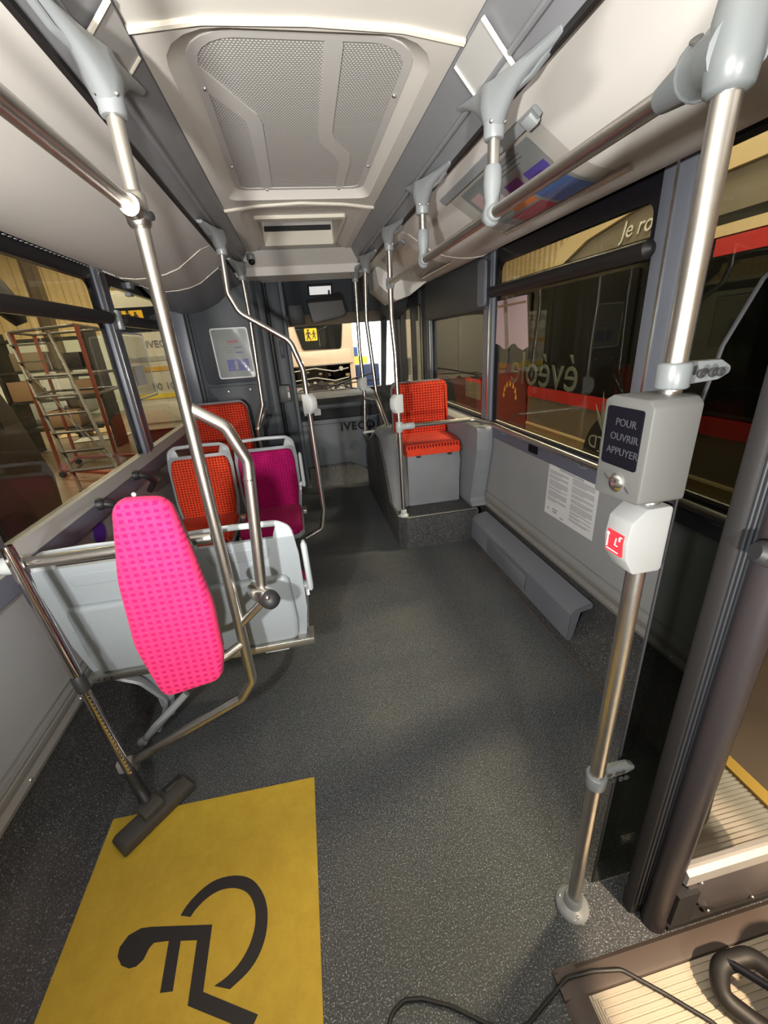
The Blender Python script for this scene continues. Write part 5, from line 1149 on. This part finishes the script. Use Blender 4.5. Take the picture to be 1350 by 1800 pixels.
# white coach beyond the left windows -----------------------------------------------------
t = coach(-3.45, -1.35, 9.0, 2.62, 'coach', 'white coach with yellow stripes beyond the left forward window', 'coach_white', False, None); CY = 8.995
m = MB(); m.prism(rpoly([(-3.32, 2.34), (-1.5, 2.34), (-1.55, 1.93), (-3.27, 1.93)], .05), (0, CY-.004, 0), X1, Z1, -.01) ; m.v = [p for p in m.v]; m.build('rear_window', 'black_gloss', t)
m = MB(); m.prism(rrect(-3.05, -2.66, 2.03, 2.29, .01), (0, CY-.008, 0), X1, Z1, .003); sg = lab(m.build('school_sign', 'yellow_sign', t), 'yellow sign with two figures'); kids(-2.85, 2.17, 1.15, CY-.016, sg)
for z0, z1_, mt in ((1.24, 1.32, 'gold'), (.74, .83, 'machine_yellow')):
    m = MB(); m.bb(-3.45, -1.35, CY-.006, CY+.01, z0, z1_); m.build('yellow_stripe', mt, t)
m = MB(); m.bb(-3.42, -1.38, CY-.03, CY+.01, .28, .66); m.build('bumper', 'coach_white', t, bevel=.02)
m = MB(); m.prism(rrect(-2.55, -2.05, .36, .56, .03), (0, CY-.034, 0), X1, Z1, -.004); m.build('bumper_plate', 'coach_white', t)
m = MB(); m.bb(-3.4, -1.4, CY-.004, CY+.01, 1.42, 1.50); m.build('recess_band', 'sill_grey', t)
text('IVECO', .17, (-2.75, CY-.008, 1.66), X1, Z1, 'ink', t, ext=.002, align='LEFT')
text('90 100', .185, (-2.83, CY-.008, .90), X1, Z1, 'ink', t, ext=.002, align='LEFT')
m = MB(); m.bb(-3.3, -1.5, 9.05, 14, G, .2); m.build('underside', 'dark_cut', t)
for x in (-3.2, -1.6):
    m = MB(); m.lathe([(.44, -.1), (.47, 0), (.47, .2), (.4, .25)], (x, 10.6, G+.47), X1, 24); m.build('wheel', 'tyre', t)
# dark vehicle just outside the left window
t = thing('dark_minibus', 'dark maroon vehicle close outside the left window at the picture edge', 'vehicle', (-3.3, 3.2, G))
m = MB(); m.prism(rpoly([(1.0, -.05), (4.10, -.05), (4.20, .55), (4.0, 1.15), (3.6, 2.0), (1.0, 2.1)], .08), (-2.35, 0, 0), Y1, Z1, -2.0) ; m.build('body', 'vehicle_dark', t, bevel=.02)
m = MB(); m.prism(rpoly([(1.2, 1.02), (3.8, 1.02), (3.45, 1.88), (1.2, 1.95)], .06), (-2.345, 0, 0), Y1, Z1, .006); m.build('side_window', 'black_gloss', t)
m = MB(); m.prism(rpoly([(2.8, .0), (3.55, .0), (3.75, .35), (3.55, .75), (2.8, .75)], .12), (-2.345, 0, 0), Y1, Z1, .004); m.build('door_inset', 'vehicle_dark', t)
m = MB(); m.tube(fillet([(-2.5, 3.9, 1.93), (-2.55, 4.8, 2.28), (-2.9, 5.3, 2.25)], .15), .03, 8); m.lathe([(.02, 0), (.11, .02), (.13, .25), (.06, .42)], (-2.9, 5.3, 2.30), V((.3, .2, -1)), 14)
lab(m.build('mirror_arm', 'black_plastic', t), 'black mirror on a long arm')
m = MB(); m.lathe([(.40, -.02), (.42, .02), (.40, .2)], (-2.36, 3.4, G+.42), -X1, 24); m.build('wheel', 'tyre', t)
# rolling platform
t = thing('rolling_platform', 'tall rusty rolling work platform with ladder beyond the left window', 'work platform', (-3.75, 7.6, G))
LEG = [(-4.30, 7.9), (-3.05, 7.15), (-3.2, 8.5), (-4.5, 8.9)]
for x, y in LEG: MB().tube([(x, y, G+.12), (x+.02, y, 2.0)], .030, 8).build('upright', 'ladder_red', t)
m = MB()
for a, c in ((0, 1), (1, 2), (2, 3), (3, 0)):
    p, q = V((*LEG[a], G+.14)), V((*LEG[c], G+.14)); MB().tube([p, q], .035, 6).build('base_rail', 'ladder_red', t); MB().tube([p+Z1*1.25, q+Z1*1.25], .022, 6).build('cross_rail', 'ladder_steel', t); MB().tube([p+Z1*2.2, q+Z1*2.2], .022, 6).build('guard_rail', 'ladder_steel', t)
for x, y in LEG:
    m = MB(); m.lathe([(.06, 0), (.06, .04)], (x, y-.02, G+.06), Y1, 12); m.build('caster', 'tyre', t)
m = MB(); m.prism([(a, c) for a, c in LEG], (0, 0, 1.30), X1, Y1, .04); m.build('deck', 'engine_dark', t)
for dx in (0, .55):
    MB().tube([(-4.15+dx, 7.55, 1.95), (-3.05+dx, 5.9, G+.05)], .025, 6).build('ladder_rail', 'ladder_steel', t)
for i in range(9):
    p = V((-4.15, 7.55, 1.95)).lerp(V((-3.05, 5.9, G+.05)), (i+.7)/9.5); MB().box((p.x+.27, p.y, p.z), (.53, .14, .02)).build('tread', 'ladder_steel', t)
MB().tube([(-4.30, 7.9, 1.5), (-3.05, 7.15, G+.2)], .016, 6).build('brace', 'ladder_steel', t)
# shelving with cartons behind it
t = thing('shelving', 'dark steel shelving behind the rolling platform beyond the left window', 'shelf', (-5.2, 10.6, G))
for x in (-6.1, -4.3): MB().bb(x-.03, x+.03, 10.3, 10.9, G, 2.15).build('upright', 'engine_dark', t)
for z in (.15, .75, 1.35, 1.95): MB().bb(-6.1, -4.3, 10.3, 10.9, z, z+.05).build('shelf_board', 'engine_dark', t)
for i, (x, z, w_, h_, mt, l) in enumerate(((-5.85, .80, .4, .4, 'carton', 'brown carton at the left on the middle shelf'), (-5.1, .80, .5, .42, 'sheet_white', 'pale box in the middle of the middle shelf'), (-4.6, .80, .4, .35, 'carton', 'brown carton at the right on the middle shelf'), (-5.5, 1.40, .6, .35, 'pillar_wood', 'wide tan box on the upper shelf'), (-4.7, 1.40, .4, .3, 'engine_dark', 'dark box on the upper shelf'), (-5.2, .20, .6, .35, 'carton', 'wide brown carton on the lowest shelf'))):
    tag(MB().bb(x-w_/2, x+w_/2, 10.35, 10.8, z, z+h_).build('storage_box', mt, loc=(x, 10.6, z), bevel=.01), l, 'box', 'boxes on the workshop shelving')
for i, (x, y, w_, d_, mt, l, r_) in enumerate(((-6.0, 13.2, 1.5, 1.2, 'card_tan', 'large tan cardboard sheet lying on the workshop floor', .3), (-5.2, 11.8, 1.2, .7, 'sheet_white', 'white sheet lying flat on the workshop floor', .1), (-6.9, 14.6, 1.8, .8, 'sheet_white', 'long white sheet further back on the floor', -.2))):
    m = MB(); m.box((x, y, G+.012), (w_, d_, .02), rz=r_); tag(m.build('floor_sheet', mt, loc=(x, y, G)), l, 'sheet', 'flat sheets on the workshop floor')
m = MB(); m.box((-6.1, 13.0, G+.12), (.9, .05, .05), rz=.2); m.box((-6.2, 12.9, G+.06), (.22, .18, .10), rz=.2); tag(m.build('floor_tool', 'black_plastic', loc=(-6.1, 13, G)), 'black tool lying on the tan cardboard sheet', 'tool')
# pale cars far left
for i, (x, l, mt) in enumerate(((-10.2, 'pale car far off along the left hall wall, nearer one', 'sheet_white'), (-8.2, 'pale car far off by the hall front wall', 'poster_pale'))):
    t = thing('parked_car', l, 'car', (x, 16, G))
    m = MB(); m.prism(rpoly([(-.9, .2), (.9, .2), (.9, .75), (.62, .85), (.45, 1.25), (-.45, 1.25), (-.62, .85), (-.9, .75)], .12), (x, 15.4, G), X1, Z1, -1.6); m.build('body', mt, t, bevel=.03)
    m = MB(); m.prism(rpoly([(-.55, .86), (.55, .86), (.40, 1.18), (-.40, 1.18)], .05), (x, 15.395, G), X1, Z1, .01); m.build('windscreen', 'black_gloss', t)
    for dx in (-.7, .7): MB().lathe([(.3, 0), (.3, .2)], (x+dx-.1, 15.5, G+.3), X1, 16).build('wheel', 'tyre', t)
# things behind the photographer that the door glass mirrors
t = thing('red_crate', 'red crate on the workshop floor mirrored in the open door leaf', 'crate', (1.75, -1.35, G))
m = MB(); m.sheet([[V((x, y, z)) for x, y in ((1.5, -1.6), (2.1, -1.6), (2.1, -1.1), (1.5, -1.1))] for z in (G, G+.4)], closed=True); m.bb(1.5, 2.1, -1.6, -1.1, G, G+.02); m.build('body', 'box_red', t)
m = MB(); m.tube(fillet([(1.8, -1.35, G+.02), (1.85, -1.3, G+.8)], .1), .02, 8); m.build('stick', 'sheet_cream', t)

# tiny repeated pieces kept in one mesh (screw heads, printed marks) are marked as such
SMALL = {'screw', 'button_mark', 'beam_holes', 'print_marks', 'pictogram', 'two_figures', 'emblem', 'clip_or_glint', 'latch', 'mounting_block', 'wiper', 'number', 'shell_joint'}
for o in list(COL.objects):
    if o.type == 'MESH' and o.parent is not None and o.name.split('.')[0] in SMALL and 'kind' not in o:
        me = o.data; par = list(range(len(me.vertices)))
        def find(a):
            while par[a] != a: par[a] = par[par[a]]; a = par[a]
            return a
        for e in me.edges: par[find(e.vertices[0])] = find(e.vertices[1])
        if len({find(i) for i in range(len(par))}) > 1: o['kind'] = 'stuff'

# repeats share a group
for o in COL.objects:
    if o.parent is None and 'category' in o and 'group' not in o:
        g = {'passenger_seat': 'passenger seats', 'grab_pole': 'steel grab poles', 'stop_button': 'stop buttons on the poles', 'seat_support': 'seat supports at the left',
             'handrail': 'overhead handrails', 'coach': 'coaches outside', 'poster_holder': 'poster holders under the right duct', 'parked_car': 'parked cars'}.get(o.name.split('.')[0])
        if g: o['group'] = g
